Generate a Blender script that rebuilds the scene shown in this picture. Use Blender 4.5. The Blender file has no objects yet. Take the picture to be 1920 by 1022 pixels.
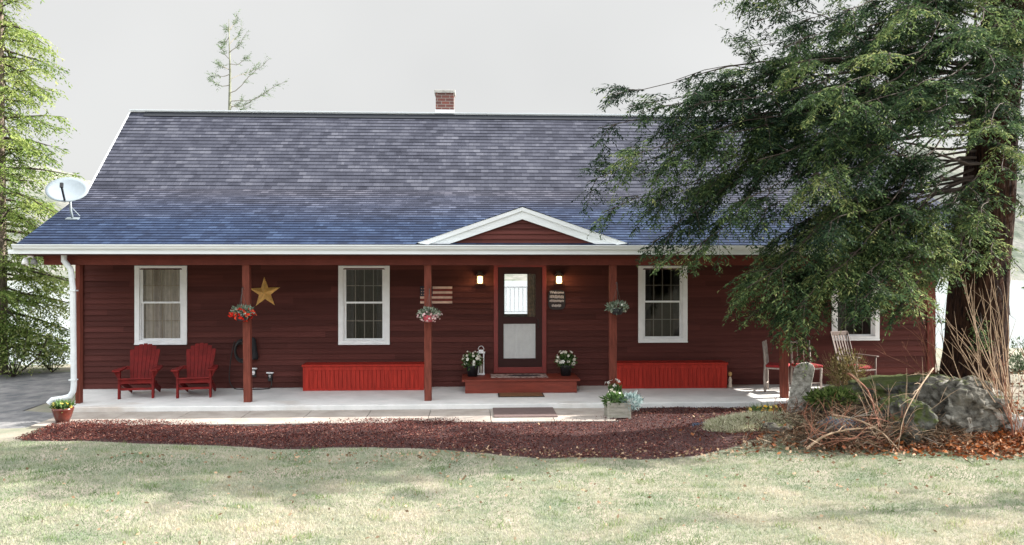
import bpy, math, random
import numpy as np
from mathutils import Vector, Matrix, Euler
SC = bpy.context.scene
COL = SC.collection
R = math.radians
PI = math.pi
rng = np.random.default_rng(7)
random.seed(7)

# ------------------------------------------------------------------ camera
CAM_Z = 2.45
YAW = R(2.73)
F = 1500.0            # focal length in photo pixels (1920 wide)
HY = 508.0            # horizon line
cam_d = bpy.data.cameras.new("camera")
cam = bpy.data.objects.new("camera", cam_d)
COL.objects.link(cam)
cam.location = (0, 0, CAM_Z)
cam.rotation_euler = (PI / 2, 0, -YAW)
cam_d.sensor_width = 36.0
cam_d.lens = 36.0 * F / 1920.0
cam_d.shift_y = (HY - 511.0) / 1920.0
cam_d.clip_end = 5000
cam_d.clip_start = 0.1
SC.camera = cam

# ------------------------------------------------------------------ sun + sky
SUN_EL = R(30)
SUN_AZ = R(7)         # measured from +X towards +Y (a little behind the house front)
sdir = Vector((math.cos(SUN_EL) * math.cos(SUN_AZ), math.cos(SUN_EL) * math.sin(SUN_AZ), math.sin(SUN_EL)))
sun_d = bpy.data.lights.new("sun", 'SUN')
sun_d.energy = 5.0
sun_d.angle = R(0.6)
sun_d.color = (1.0, 0.94, 0.86)
sun = bpy.data.objects.new("sun", sun_d)
sun.rotation_euler = sdir.to_track_quat('Z', 'Y').to_euler()
sun.location = (30, 5, 30)
COL.objects.link(sun)

W = bpy.data.worlds.new("World")
SC.world = W
W.use_nodes = True
nt = W.node_tree
nt.nodes.clear()
def N(t, kind, **kw):
    n = t.nodes.new(kind)
    for k, v in kw.items():
        setattr(n, k, v)
    return n
out = N(nt, 'ShaderNodeOutputWorld')
bg = N(nt, 'ShaderNodeBackground')
bg.inputs['Strength'].default_value = 0.08
sky = N(nt, 'ShaderNodeTexSky', sky_type='NISHITA')
sky.sun_disc = False
sky.sun_elevation = SUN_EL
sky.sun_rotation = PI / 2 - SUN_AZ
sky.altitude = 200
sky.air_density = 1.0
sky.dust_density = 2.5
tc = N(nt, 'ShaderNodeTexCoord')
noi = N(nt, 'ShaderNodeTexNoise')
noi.inputs['Scale'].default_value = 2.3
noi.inputs['Detail'].default_value = 3
noi.inputs['Roughness'].default_value = 0.5
nt.links.new(tc.outputs['Generated'], noi.inputs['Vector'])
# cloud brightness: brighter overhead, greyer near the horizon
sep = N(nt, 'ShaderNodeSeparateXYZ')
nt.links.new(tc.outputs['Generated'], sep.inputs[0])
el = N(nt, 'ShaderNodeMapRange')
el.inputs['From Min'].default_value = 0.05
el.inputs['From Max'].default_value = 0.9
el.inputs['To Min'].default_value = 1.0
el.inputs['To Max'].default_value = 4.9
zy = N(nt, 'ShaderNodeMath', operation='MULTIPLY_ADD')     # clouds glow brighter high up and in the south
zy.inputs[1].default_value = -0.45
nt.links.new(sep.outputs['Y'], zy.inputs[0])
nt.links.new(sep.outputs['Z'], zy.inputs[2])
nt.links.new(zy.outputs[0], el.inputs['Value'])
ccol = N(nt, 'ShaderNodeMix', data_type='RGBA')
ccol.inputs['A'].default_value = (3.0, 3.0, 2.96, 1)
ccol.inputs['B'].default_value = (4.15, 4.14, 4.07, 1)
nt.links.new(noi.outputs['Fac'], ccol.inputs['Factor'])
csc = N(nt, 'ShaderNodeVectorMath', operation='SCALE')
nt.links.new(ccol.outputs['Result'], csc.inputs[0])
nt.links.new(el.outputs['Result'], csc.inputs['Scale'])
mx = N(nt, 'ShaderNodeMix', data_type='RGBA')
# cloud cover: closed to the north over the lake, more broken (bluer) overhead and to the south
cv = N(nt, 'ShaderNodeMapRange')
cv.inputs['From Min'].default_value = 0.35
cv.inputs['From Max'].default_value = -0.5
cv.inputs['To Min'].default_value = 0.96
cv.inputs['To Max'].default_value = 0.55
nt.links.new(sep.outputs['Y'], cv.inputs['Value'])
nt.links.new(cv.outputs['Result'], mx.inputs['Factor'])
nt.links.new(sky.outputs['Color'], mx.inputs['A'])
nt.links.new(csc.outputs['Vector'], mx.inputs['B'])
nt.links.new(mx.outputs['Result'], bg.inputs['Color'])
nt.links.new(bg.outputs['Background'], out.inputs['Surface'])

SC.view_settings.view_transform = 'Standard'
SC.view_settings.look = 'None'
SC.view_settings.exposure = 1.5
SC.view_settings.gamma = 1.0
SC.cycles.use_denoising = True
SC.cycles.max_bounces = 6
SC.cycles.diffuse_bounces = 3
SC.cycles.transparent_max_bounces = 12
SC.cycles.caustics_reflective = False
SC.cycles.caustics_refractive = False

# ------------------------------------------------------------------ helpers
def at(px, py, Y):
    "world point on the plane y=Y seen at photo pixel (px,py)"
    a = YAW + math.atan((px - 960.0) / F)
    X = Y * math.tan(a)
    d = Y * math.cos(YAW) + X * math.sin(YAW)
    return Vector((X, Y, CAM_Z + (HY - py) * d / F))
def X_(px, Y): return at(px, 0, Y).x
def Z_(px, py, Y): return at(px, py, Y).z

MATS = {}
def mat(name, col, rough=0.7, var=0.0, scale=8.0, bump=0.0, bscale=None, metal=0.0, spec=0.5,
        col2=None, stretch=None, detail=4.0, trans=0.0, emit=None, coat=0.0, topcol=None):
    if name in MATS: return MATS[name]
    m = bpy.data.materials.new(name)
    m.use_nodes = True
    t = m.node_tree
    b = t.nodes['Principled BSDF']
    b.inputs['Roughness'].default_value = rough
    b.inputs['Metallic'].default_value = metal
    b.inputs['Specular IOR Level'].default_value = spec
    b.inputs['Base Color'].default_value = (*col, 1)
    if coat: b.inputs['Coat Weight'].default_value = coat
    if var > 0 or col2 or bump > 0:
        tc = N(t, 'ShaderNodeTexCoord')
        mp = N(t, 'ShaderNodeMapping')
        if stretch: mp.inputs['Scale'].default_value = stretch
        t.links.new(tc.outputs['Object'], mp.inputs['Vector'])
        no = N(t, 'ShaderNodeTexNoise')
        no.inputs['Scale'].default_value = scale
        no.inputs['Detail'].default_value = detail
        no.inputs['Roughness'].default_value = 0.62
        t.links.new(mp.outputs['Vector'], no.inputs['Vector'])
        if var > 0 or col2:
            cr = N(t, 'ShaderNodeValToRGB')
            c2 = col2 if col2 else tuple(min(1, c * (1 + var)) for c in col)
            c1 = col if col2 else tuple(c * (1 - var) for c in col)
            cr.color_ramp.elements[0].position = 0.35
            cr.color_ramp.elements[1].position = 0.66
            cr.color_ramp.elements[0].color = (*c1, 1)
            cr.color_ramp.elements[1].color = (*c2, 1)
            t.links.new(no.outputs['Fac'], cr.inputs['Fac'])
            last = cr.outputs['Color']
            if topcol:       # moss / lichen that grows on upward faces of the stone
                ge = N(t, 'ShaderNodeNewGeometry')
                sx = N(t, 'ShaderNodeSeparateXYZ')
                t.links.new(ge.outputs['Normal'], sx.inputs[0])
                n2 = N(t, 'ShaderNodeTexNoise')
                n2.inputs['Scale'].default_value = 5.0
                n2.inputs['Detail'].default_value = 5
                t.links.new(tc.outputs['Object'], n2.inputs['Vector'])
                ad = N(t, 'ShaderNodeMath', operation='ADD')
                t.links.new(sx.outputs['Z'], ad.inputs[0])
                t.links.new(n2.outputs['Fac'], ad.inputs[1])
                mr = N(t, 'ShaderNodeMapRange')
                mr.inputs['From Min'].default_value = topcol[1]
                mr.inputs['From Max'].default_value = topcol[1] + 0.25
                t.links.new(ad.outputs[0], mr.inputs['Value'])
                mm = N(t, 'ShaderNodeMix', data_type='RGBA')
                t.links.new(mr.outputs['Result'], mm.inputs['Factor'])
                t.links.new(last, mm.inputs['A'])
                mm.inputs['B'].default_value = (*topcol[0], 1)
                last = mm.outputs['Result']
            t.links.new(last, b.inputs['Base Color'])
        if bump > 0:
            nb = no
            if bscale:
                nb = N(t, 'ShaderNodeTexNoise')
                nb.inputs['Scale'].default_value = bscale
                nb.inputs['Detail'].default_value = 5
                t.links.new(mp.outputs['Vector'], nb.inputs['Vector'])
            bp = N(t, 'ShaderNodeBump')
            bp.inputs['Strength'].default_value = 1.0
            bp.inputs['Distance'].default_value = bump
            t.links.new(nb.outputs['Fac'], bp.inputs['Height'])
            t.links.new(bp.outputs['Normal'], b.inputs['Normal'])
    if emit:
        b.inputs['Emission Color'].default_value = (*emit[0], 1)
        b.inputs['Emission Strength'].default_value = emit[1]
    MATS[name] = m
    return m

def leafmat(name, stops, rough=0.6, translucent=0.3):
    "foliage etc.: colour picked per face from the 'rnd' attribute"
    if name in MATS: return MATS[name]
    m = bpy.data.materials.new(name)
    m.use_nodes = True
    t = m.node_tree
    b = t.nodes['Principled BSDF']
    o = t.nodes['Material Output']
    b.inputs['Roughness'].default_value = rough
    b.inputs['Specular IOR Level'].default_value = 0.08
    a = N(t, 'ShaderNodeAttribute', attribute_name='rnd')
    cr = N(t, 'ShaderNodeValToRGB')
    el = cr.color_ramp.elements
    while len(el) < len(stops): el.new(0.5)
    for e, (p, c) in zip(el, stops):
        e.position = p
        e.color = (*c, 1)
    t.links.new(a.outputs['Fac'], cr.inputs['Fac'])
    t.links.new(cr.outputs['Color'], b.inputs['Base Color'])
    if translucent > 0:
        tr = N(t, 'ShaderNodeBsdfTranslucent')
        t.links.new(cr.outputs['Color'], tr.inputs['Color'])
        ms = N(t, 'ShaderNodeMixShader')
        ms.inputs['Fac'].default_value = translucent
        t.links.new(b.outputs[0], ms.inputs[1])
        t.links.new(tr.outputs[0], ms.inputs[2])
        t.links.new(ms.outputs[0], o.inputs['Surface'])
    MATS[name] = m
    return m

class MB:
    def __init__(s):
        s.v = []; s.f = []
    def add(s, vs, fs):
        o = len(s.v)
        s.v.extend([tuple(p) for p in vs])
        s.f.extend([tuple(i + o for i in f) for f in fs])
        return s
    def box(s, x0, x1, y0, y1, z0, z1, M=None):
        vs = [Vector(p) for p in ((x0,y0,z0),(x1,y0,z0),(x1,y1,z0),(x0,y1,z0),(x0,y0,z1),(x1,y0,z1),(x1,y1,z1),(x0,y1,z1))]
        if M is not None: vs = [M @ p for p in vs]
        return s.add(vs, [(0,3,2,1),(4,5,6,7),(0,1,5,4),(1,2,6,5),(2,3,7,6),(3,0,4,7)])
    def bar(s, a, b, w, h, up=Vector((0,0,1)), w2=None, h2=None):
        a = Vector(a); b = Vector(b)
        d = (b - a).normalized()
        sd = d.cross(up)
        if sd.length < 1e-4: sd = d.cross(Vector((1,0,0)))
        sd.normalize(); u = sd.cross(d).normalized()
        w2 = w2 or w; h2 = h2 or h
        vs = [a - sd*w/2 - u*h/2, a + sd*w/2 - u*h/2, a + sd*w/2 + u*h/2, a - sd*w/2 + u*h/2,
              b - sd*w2/2 - u*h2/2, b + sd*w2/2 - u*h2/2, b + sd*w2/2 + u*h2/2, b - sd*w2/2 + u*h2/2]
        return s.add(vs, [(0,1,2,3),(7,6,5,4),(0,4,5,1),(1,5,6,2),(2,6,7,3),(3,7,4,0)])
    def tube(s, pts, r, n=8, cap=True):
        pts = [Vector(p) for p in pts]
        if not hasattr(r, '__len__'): r = [r] * len(pts)
        vs = []; fs = []
        prev = None
        for i, p in enumerate(pts):
            d = (pts[min(i+1, len(pts)-1)] - pts[max(i-1, 0)]).normalized()
            if prev is None:
                a = d.orthogonal().normalized()
            else:
                a = (prev - d * prev.dot(d))
                a = a.normalized() if a.length > 1e-5 else d.orthogonal().normalized()
            prev = a
            b = d.cross(a)
            for k in range(n):
                an = 2*PI*k/n
                vs.append(p + (a*math.cos(an) + b*math.sin(an)) * r[i])
        for i in range(len(pts)-1):
            for k in range(n):
                k2 = (k+1) % n
                fs.append((i*n+k, i*n+k2, (i+1)*n+k2, (i+1)*n+k))
        if cap:
            fs.append(tuple(range(n-1, -1, -1)))
            fs.append(tuple((len(pts)-1)*n + k for k in range(n)))
        return s.add(vs, fs)
    def lathe(s, c, prof, n=20):
        c = Vector(c); vs = []; fs = []
        for (r, z) in prof:
            for k in range(n):
                a = 2*PI*k/n
                vs.append(c + Vector((r*math.cos(a), r*math.sin(a), z)))
        for i in range(len(prof)-1):
            for k in range(n):
                k2 = (k+1) % n
                fs.append((i*n+k, i*n+k2, (i+1)*n+k2, (i+1)*n+k))
        return s.add(vs, fs)
    def prism(s, poly, y0, y1):
        "polygon in x,z extruded along y"
        n = len(poly)
        vs = [(x, y0, z) for x, z in poly] + [(x, y1, z) for x, z in poly]
        fs = [tuple(range(n)), tuple(range(2*n-1, n-1, -1))]
        for i in range(n):
            j = (i+1) % n
            fs.append((j, i, i+n, j+n))
        return s.add(vs, fs)

def mesh_from(name, mb, m, off=(0,0,0), smooth=False):
    me = bpy.data.meshes.new(name)
    ox, oy, oz = off
    me.from_pydata([(x-ox, y-oy, z-oz) for x, y, z in mb.v], [], mb.f)
    me.materials.append(m)
    if smooth:
        me.polygons.foreach_set('use_smooth', [True]*len(me.polygons))
    me.update()
    return me

def thing(name, label, cat, loc=(0,0,0), rotz=0, group=None):
    o = bpy.data.objects.new(name, None)
    COL.objects.link(o)
    o.location = loc; o.rotation_euler = (0, 0, rotz)
    o.empty_display_size = 0.1
    o['label'] = label; o['category'] = cat
    if group: o['group'] = group
    return o
def tag(o, label, cat, group=None, kind=None):
    o['label'] = label; o['category'] = cat
    if group: o['group'] = group
    if kind: o['kind'] = kind
    return o
def rootloc(o):
    v = Vector((0,0,0))
    while o is not None:
        v += Vector(o.location); o = o.parent
    return v
def part(name, mb, m, root=None, w=False, smooth=False, bevel=0, loc=None):
    """mesh object; w=True: builder holds world coordinates"""
    off = Vector((0,0,0))
    if w and root is not None: off = rootloc(root)
    if loc is not None: off = off + Vector(loc) if not w else Vector(loc)
    me = mesh_from(name, mb, m, off, smooth)
    o = bpy.data.objects.new(name, me)
    COL.objects.link(o)
    if root is not None:
        o.parent = root
        if loc is not None and w: o.location = Vector(loc) - rootloc(root)
    elif loc is not None: o.location = loc
    if bevel:
        b = o.modifiers.new('bevel', 'BEVEL'); b.width = bevel; b.segments = 2; b.limit_method = 'ANGLE'
    return o
def struct(o):
    o['kind'] = 'structure'; return o

def npmesh(name, V, quads, m, root=None, loc=(0,0,0), rnd=None, smooth=False, verts_per=4):
    "fast mesh: V (n,3) float; quads (m,k) int"
    me = bpy.data.meshes.new(name)
    V = np.asarray(V, dtype=np.float32) - np.asarray(loc, dtype=np.float32)
    nf, k = quads.shape
    me.vertices.add(len(V)); me.vertices.foreach_set('co', V.ravel())
    me.loops.add(nf*k); me.loops.foreach_set('vertex_index', quads.astype(np.int32).ravel())
    me.polygons.add(nf); me.polygons.foreach_set('loop_start', np.arange(0, nf*k, k, dtype=np.int32))
    me.polygons.foreach_set('loop_total', np.full(nf, k, dtype=np.int32))
    if smooth: me.polygons.foreach_set('use_smooth', np.ones(nf, dtype=bool))
    if rnd is not None:
        a = me.attributes.new('rnd', 'FLOAT', 'FACE')
        a.data.foreach_set('value', np.asarray(rnd, dtype=np.float32))
    me.materials.append(m)
    me.update(calc_edges=True)
    me.validate()
    o = bpy.data.objects.new(name, me)
    COL.objects.link(o)
    o.location = loc
    if root is not None:
        o.parent = root
        o.location = Vector(loc) - rootloc(root)
    return o

def nrm(a):
    return a / np.maximum(np.linalg.norm(a, axis=-1, keepdims=True), 1e-9)
def leaf_quads(P, D, S, L, Wd, mid=0.45, lift=None):
    "diamond leaves: P base, D unit dir, S unit side"
    L = L[:, None]; Wd = Wd[:, None]
    a = P
    b = P + D*L*mid + S*Wd*0.5
    c = P + D*L
    d = P + D*L*mid - S*Wd*0.5
    V = np.stack([a, b, c, d], 1).reshape(-1, 3)
    Q = np.arange(len(V)).reshape(-1, 4)
    return V, Q
def rand_unit(n):
    return nrm(rng.normal(size=(n, 3)))

# ------------------------------------------------------------------ terrain
MULCH_Z = 0.035
def g_arr(x, y):
    x = np.asarray(x, float); y = np.asarray(y, float)
    z = np.full(np.broadcast(x, y).shape, -0.13)
    # rocky mound under the big tree
    e = ((x-8.5)/2.9)**2 + ((y-13.1)/1.55)**2
    z = z + 0.78*np.exp(-e**1.35*1.1)
    # low hummock in front of the porch end
    e2 = ((x-4.35)/1.0)**2 + ((y-12.3)/0.5)**2
    z = z + 0.24*np.exp(-e2)
    # ground beside the right gable a bit higher
    z = z + 0.35/(1+np.exp(-(x-9.6)*2.2))/(1+np.exp(-(y-13.5)*1.5))
    # falls away to the lake behind
    t = np.clip((y-21.5)/26.0, 0, 1)
    z = z - 6.6*(t*t*(3-2*t))
    # land rises gently behind the camera
    t = np.clip((5.5-y)/30.0, 0, 1)
    z = z + 4.0*t*t*(3-2*t)
    # right of frame slight rise
    t = np.clip((x-14)/30, 0, 1)
    z = z + 2.0*t*t*(y < 21.5) * np.clip((24-y)/6, 0, 1)
    z = z + 0.02*np.sin(x*1.3+y*.7)+0.015*np.sin(x*2.9-y*2.1)*np.clip((12.6-y), 0, 1)
    return z
def g(x, y): return float(g_arr(x, y))

def grid(name, xs, ys, zfun, m, kind='structure'):
    Xg, Yg = np.meshgrid(xs, ys)
    Zg = zfun(Xg, Yg)
    V = np.stack([Xg, Yg, Zg], -1).reshape(-1, 3)
    nx = len(xs); ny = len(ys)
    i = np.arange(nx-1)[None, :] + np.arange(ny-1)[:, None]*nx
    Q = np.stack([i, i+1, i+1+nx, i+nx], -1).reshape(-1, 4)
    o = npmesh(name, V, Q, m, smooth=True)
    o['kind'] = kind
    return o

m_lawn = mat('lawn_soil', (0.16, 0.18, 0.125), 0.95, col2=(0.31, 0.27, 0.22), scale=1.7, bump=0.02, bscale=60, detail=8)
xs = np.unique(np.concatenate([np.linspace(-60, -14, 24), np.arange(-14, 15.01, 0.16), np.linspace(15, 70, 26)]))
ys = np.unique(np.concatenate([np.linspace(-40, 5, 24), np.arange(5, 18, 0.16), np.linspace(18, 60, 60)]))
grid('ground', xs, ys, g_arr, m_lawn)

# lake and far shore
m_lake = mat('lake_water', (0.30, 0.34, 0.36), 0.22, bump=0.05, bscale=1.2, stretch=(0.3, 1, 1), spec=0.8)
mb = MB(); mb.add([(-900, 40, -6.2), (900, 40, -6.2), (900, 760, -6.2), (-900, 760, -6.2)], [(0, 1, 2, 3)])
struct(part('lake', mb, m_lake))
m_hill = mat('far_hill_forest', (0.13, 0.15, 0.12), 1.0, spec=0, col2=(0.26, 0.25, 0.235), scale=0.05, detail=10, stretch=(1, 1, 2), bump=3.0, bscale=0.08)
def hillz(x, y):
    t = np.clip((y-690)/160, 0, 1)
    cr = 14 + 88*np.clip(abs(x+20)/400, 0, 1.25)**1.5 + 6*np.sin(x*0.013+1.2) + 4*np.sin(x*0.03+.4) + 2.5*np.sin(x*0.08)
    return -7 + cr*t*t*(3-2*t) + 1.6*np.sin(x*.21+y*.3)*t
grid('far_hill', np.linspace(-900, 900, 220), np.linspace(690, 900, 30), hillz, m_hill)

# ------------------------------------------------------------------ ground coverings
# polygons in world x,y
def edge_x(pts, px_list=None): return pts
def sheet(name, outline, m, dz, res=0.12, bumpf=None, thick=True):
    "outline: function y_front(x), y_back(x) with xs range"
    x0, x1, yf, yb = outline
    xs = np.arange(x0, x1+1e-6, res)
    n = 18
    T = np.linspace(0, 1, n)
    Xg = np.repeat(xs[None, :], n, 0)
    yf_ = np.array([yf(x) for x in xs]); yb_ = np.array([yb(x) for x in xs])
    Yg = yf_[None, :] + (yb_-yf_)[None, :]*T[:, None]
    Zg = g_arr(Xg, Yg) + dz
    if bumpf is not None: Zg = Zg + bumpf(Xg, Yg)
    # skirt down at the edges
    Zg[0, :] -= dz*1.6; Zg[-1, :] -= dz*1.6; Zg[:, 0] -= dz*1.6; Zg[:, -1] -= dz*1.6
    V = np.stack([Xg, Yg, Zg], -1).reshape(-1, 3)
    nx = len(xs)
    i = np.arange(nx-1)[None, :] + np.arange(n-1)[:, None]*nx
    Q = np.stack([i, i+1, i+1+nx, i+nx], -1).reshape(-1, 4)
    o = npmesh(name, V, Q, m, smooth=True); o['kind'] = 'structure'
    return o

def gpt(px, py, z=-0.13):
    "ground point for a pixel"
    a = YAW + math.atan((px-960)/F)
    d = (CAM_Z - z)*F/(py-HY)
    # d = Y cos + X sin, X = Y tan a
    Y = d/(math.cos(YAW)+math.tan(a)*math.sin(YAW))
    return (Y*math.tan(a), Y)
fr = [gpt(*p) for p in ((20, 826), (150, 831), (420, 838), (800, 843), (900, 856), (1000, 860), (1200, 862), (1300, 855), (1400, 838), (1520, 818))]
fx = [p[0] for p in fr]; fy = [p[1] for p in fr]
def mulch_front(x): return float(np.interp(x, fx, fy)) + 0.015*math.sin(x*5.1)+0.012*math.sin(x*11.3)
bk = [gpt(*p) for p in ((20, 818), (60, 802), (100, 794), (300, 791), (800, 789), (940, 785), (1100, 782), (1145, 778), (1180, 766), (1300, 762), (1500, 758))]
bx = [p[0] for p in bk]; by = [p[1] for p in bk]
def mulch_back(x): return float(np.interp(x, bx, by)) + 0.02*math.sin(x*6.7+1)
m_mulch = mat('red_mulch', (0.028, 0.010, 0.010), 0.95, col2=(0.075, 0.028, 0.026), scale=26, bump=0.03, bscale=45, detail=8)
MX0, MX1 = fx[0]+0.05, 6.3
def mb_bump(x, y):
    e = np.clip((np.interp(x, bx, by)-y)/.5, 0, 1)
    return (0.008*np.sin(x*3.1+y*4.0)+0.006*np.sin(x*9.3-y*7.0))*e - .02*(1-e)
sheet('mulch_bed', (MX0, MX1, mulch_front, mulch_back), m_mulch, MULCH_Z, bumpf=mb_bump)

m_conc = mat('pale_concrete', (0.64, 0.65, 0.64), 0.6, col2=(0.78, 0.78, 0.77), scale=2.2, bump=0.003, bscale=40, detail=9, spec=0.35)
def stains(m, col, scale, lo, hi, stretch=(.6, 1.6, 1)):
    t = m.node_tree; b = t.nodes['Principled BSDF']; src = b.inputs['Base Color'].links[0].from_socket
    tc = N(t, 'ShaderNodeTexCoord'); mp = N(t, 'ShaderNodeMapping'); mp.inputs['Scale'].default_value = stretch
    t.links.new(tc.outputs['Object'], mp.inputs['Vector'])
    n = N(t, 'ShaderNodeTexNoise'); n.inputs['Scale'].default_value = scale; n.inputs['Detail'].default_value = 7; n.inputs['Distortion'].default_value = .6
    t.links.new(mp.outputs[0], n.inputs['Vector'])
    mr = N(t, 'ShaderNodeMapRange'); mr.inputs['From Min'].default_value = lo; mr.inputs['From Max'].default_value = hi
    t.links.new(n.outputs['Fac'], mr.inputs['Value'])
    mm = N(t, 'ShaderNodeMix', data_type='RGBA'); t.links.new(mr.outputs['Result'], mm.inputs['Factor'])
    t.links.new(src, mm.inputs['A']); mm.inputs['B'].default_value = (*col, 1)
    t.links.new(mm.outputs['Result'], b.inputs['Base Color'])
stains(m_conc, (.42, .34, .27), .55, .56, .72)
m_walk = mat('walkway_concrete', (0.28, 0.245, 0.215), 0.8, col2=(0.40, 0.36, 0.325), scale=3.0, bump=0.004, bscale=50, detail=9)
SLX0, SLX1, SLY0, SLY1 = -8.15, 10.2, 14.72, 17.0
mb = MB(); 
# walkway slabs with joints
xw0, xw1 = gpt(96, 790)[0], gpt(1150, 783)[0]
nj = 9
for i in range(nj):
    a = xw0 + (xw1-xw0)*i/nj; b = xw0 + (xw1-xw0)*(i+1)/nj - 0.012
    mb.box(a, b, 13.45, SLY0-0.004, -0.2, -0.085)
struct(part('walkway', mb, m_walk))
# gravel drive at the left
m_grav = mat('gravel_drive', (0.10, 0.105, 0.115), 0.95, col2=(0.24, 0.235, 0.235), scale=3.0, bump=0.02, bscale=60, detail=9)
sheet('gravel_drive', (-24, -7.3, lambda x: float(np.interp(x, [-24, -9.5, -8.6, -8.2, -7.3], [9.5, 11.75, 12.6, 13.5, 13.5])), lambda x: 21.0 if x < -8.4 else float(np.interp(x, [-8.4, -8.3, -7.3], [21, 15.2, 14.7]))), m_grav, 0.02)

# ------------------------------------------------------------------ materials for the house
m_side = mat('red_siding', (0.088, 0.027, 0.023), 0.8, spec=.2, var=0.16, scale=2.2, stretch=(0.3, 1, 8), bump=0.002, bscale=25, detail=7)
def boardwise(m, h):
    "each board weathers a little differently"
    t = m.node_tree; b = t.nodes['Principled BSDF']; src = b.inputs['Base Color'].links[0].from_socket
    tc = N(t, 'ShaderNodeTexCoord'); sx = N(t, 'ShaderNodeSeparateXYZ'); t.links.new(tc.outputs['Object'], sx.inputs[0])
    d1 = N(t, 'ShaderNodeMath', operation='DIVIDE'); d1.inputs[1].default_value = h; t.links.new(sx.outputs['Z'], d1.inputs[0])
    f1 = N(t, 'ShaderNodeMath', operation='FLOOR'); t.links.new(d1.outputs[0], f1.inputs[0])
    d2 = N(t, 'ShaderNodeMath', operation='MULTIPLY_ADD'); d2.inputs[1].default_value = .33; t.links.new(sx.outputs['X'], d2.inputs[0])
    m3 = N(t, 'ShaderNodeMath', operation='MULTIPLY'); m3.inputs[1].default_value = .37; t.links.new(f1.outputs[0], m3.inputs[0]); t.links.new(m3.outputs[0], d2.inputs[2])
    f2 = N(t, 'ShaderNodeMath', operation='FLOOR'); t.links.new(d2.outputs[0], f2.inputs[0])
    cx = N(t, 'ShaderNodeCombineXYZ'); t.links.new(f1.outputs[0], cx.inputs[0]); t.links.new(f2.outputs[0], cx.inputs[1])
    wn = N(t, 'ShaderNodeTexWhiteNoise', noise_dimensions='2D'); t.links.new(cx.outputs[0], wn.inputs['Vector'])
    mr = N(t, 'ShaderNodeMapRange'); mr.inputs['To Min'].default_value = .78; mr.inputs['To Max'].default_value = 1.25
    t.links.new(wn.outputs['Value'], mr.inputs['Value'])
    vm = N(t, 'ShaderNodeVectorMath', operation='SCALE'); t.links.new(src, vm.inputs[0]); t.links.new(mr.outputs['Result'], vm.inputs['Scale'])
    t.links.new(vm.outputs['Vector'], b.inputs['Base Color'])
boardwise(m_side, 0.118)
m_trimred = mat('red_trim', (0.13, 0.030, 0.022), 0.7, spec=.22, var=0.14, scale=5, bump=0.001, bscale=30)
m_post = mat('red_post', (0.16, 0.042, 0.028), 0.75, spec=.22, var=0.28, scale=5, stretch=(6, 6, 0.7), bump=0.002)
m_white = mat('white_trim', (0.86, 0.87, 0.89), 0.45, var=0.05, scale=6)
m_gut = mat('white_aluminium', (0.72, 0.76, 0.79), 0.35, var=0.05, scale=4, stretch=(0.4, 3, 3))
m_dark = mat('dark_interior', (0.035, 0.030, 0.028), 0.9)
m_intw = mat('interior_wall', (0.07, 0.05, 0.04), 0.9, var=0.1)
m_black = mat('black_metal', (0.012, 0.012, 0.014), 0.4)
m_bench = mat('red_bench_paint', (0.36, 0.026, 0.016), 0.65, spec=.22, var=0.22, scale=4, stretch=(5, 5, 0.6), bump=0.001)
m_step = mat('red_step_paint', (0.19, 0.036, 0.022), 0.5, spec=.3, var=0.2, scale=5, stretch=(0.6, 4, 4))
m_ceil = mat('porch_ceiling', (0.06, 0.022, 0.019), 0.8, var=0.15)

def glassmat():
    m = bpy.data.materials.new('window_glass'); m.use_nodes = True
    t = m.node_tree; t.nodes.clear()
    o = N(t, 'ShaderNodeOutputMaterial')
    tr = N(t, 'ShaderNodeBsdfTransparent'); tr.inputs['Color'].default_value = (0.9, 0.9, 0.9, 1)
    gl = N(t, 'ShaderNodeBsdfGlossy'); gl.inputs['Roughness'].default_value = 0.03
    fr = N(t, 'ShaderNodeFresnel'); fr.inputs['IOR'].default_value = 1.5
    ad = N(t, 'ShaderNodeMath', operation='MULTIPLY_ADD'); ad.inputs[1].default_value = 0.7; ad.inputs[2].default_value = 0.0
    ms = N(t, 'ShaderNodeMixShader')
    t.links.new(fr.outputs[0], ad.inputs[0]); t.links.new(ad.outputs[0], ms.inputs['Fac'])
    t.links.new(tr.outputs[0], ms.inputs[1]); t.links.new(gl.outputs[0], ms.inputs[2])
    t.links.new(ms.outputs[0], o.inputs['Surface'])
    return m
m_glass = glassmat()

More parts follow.
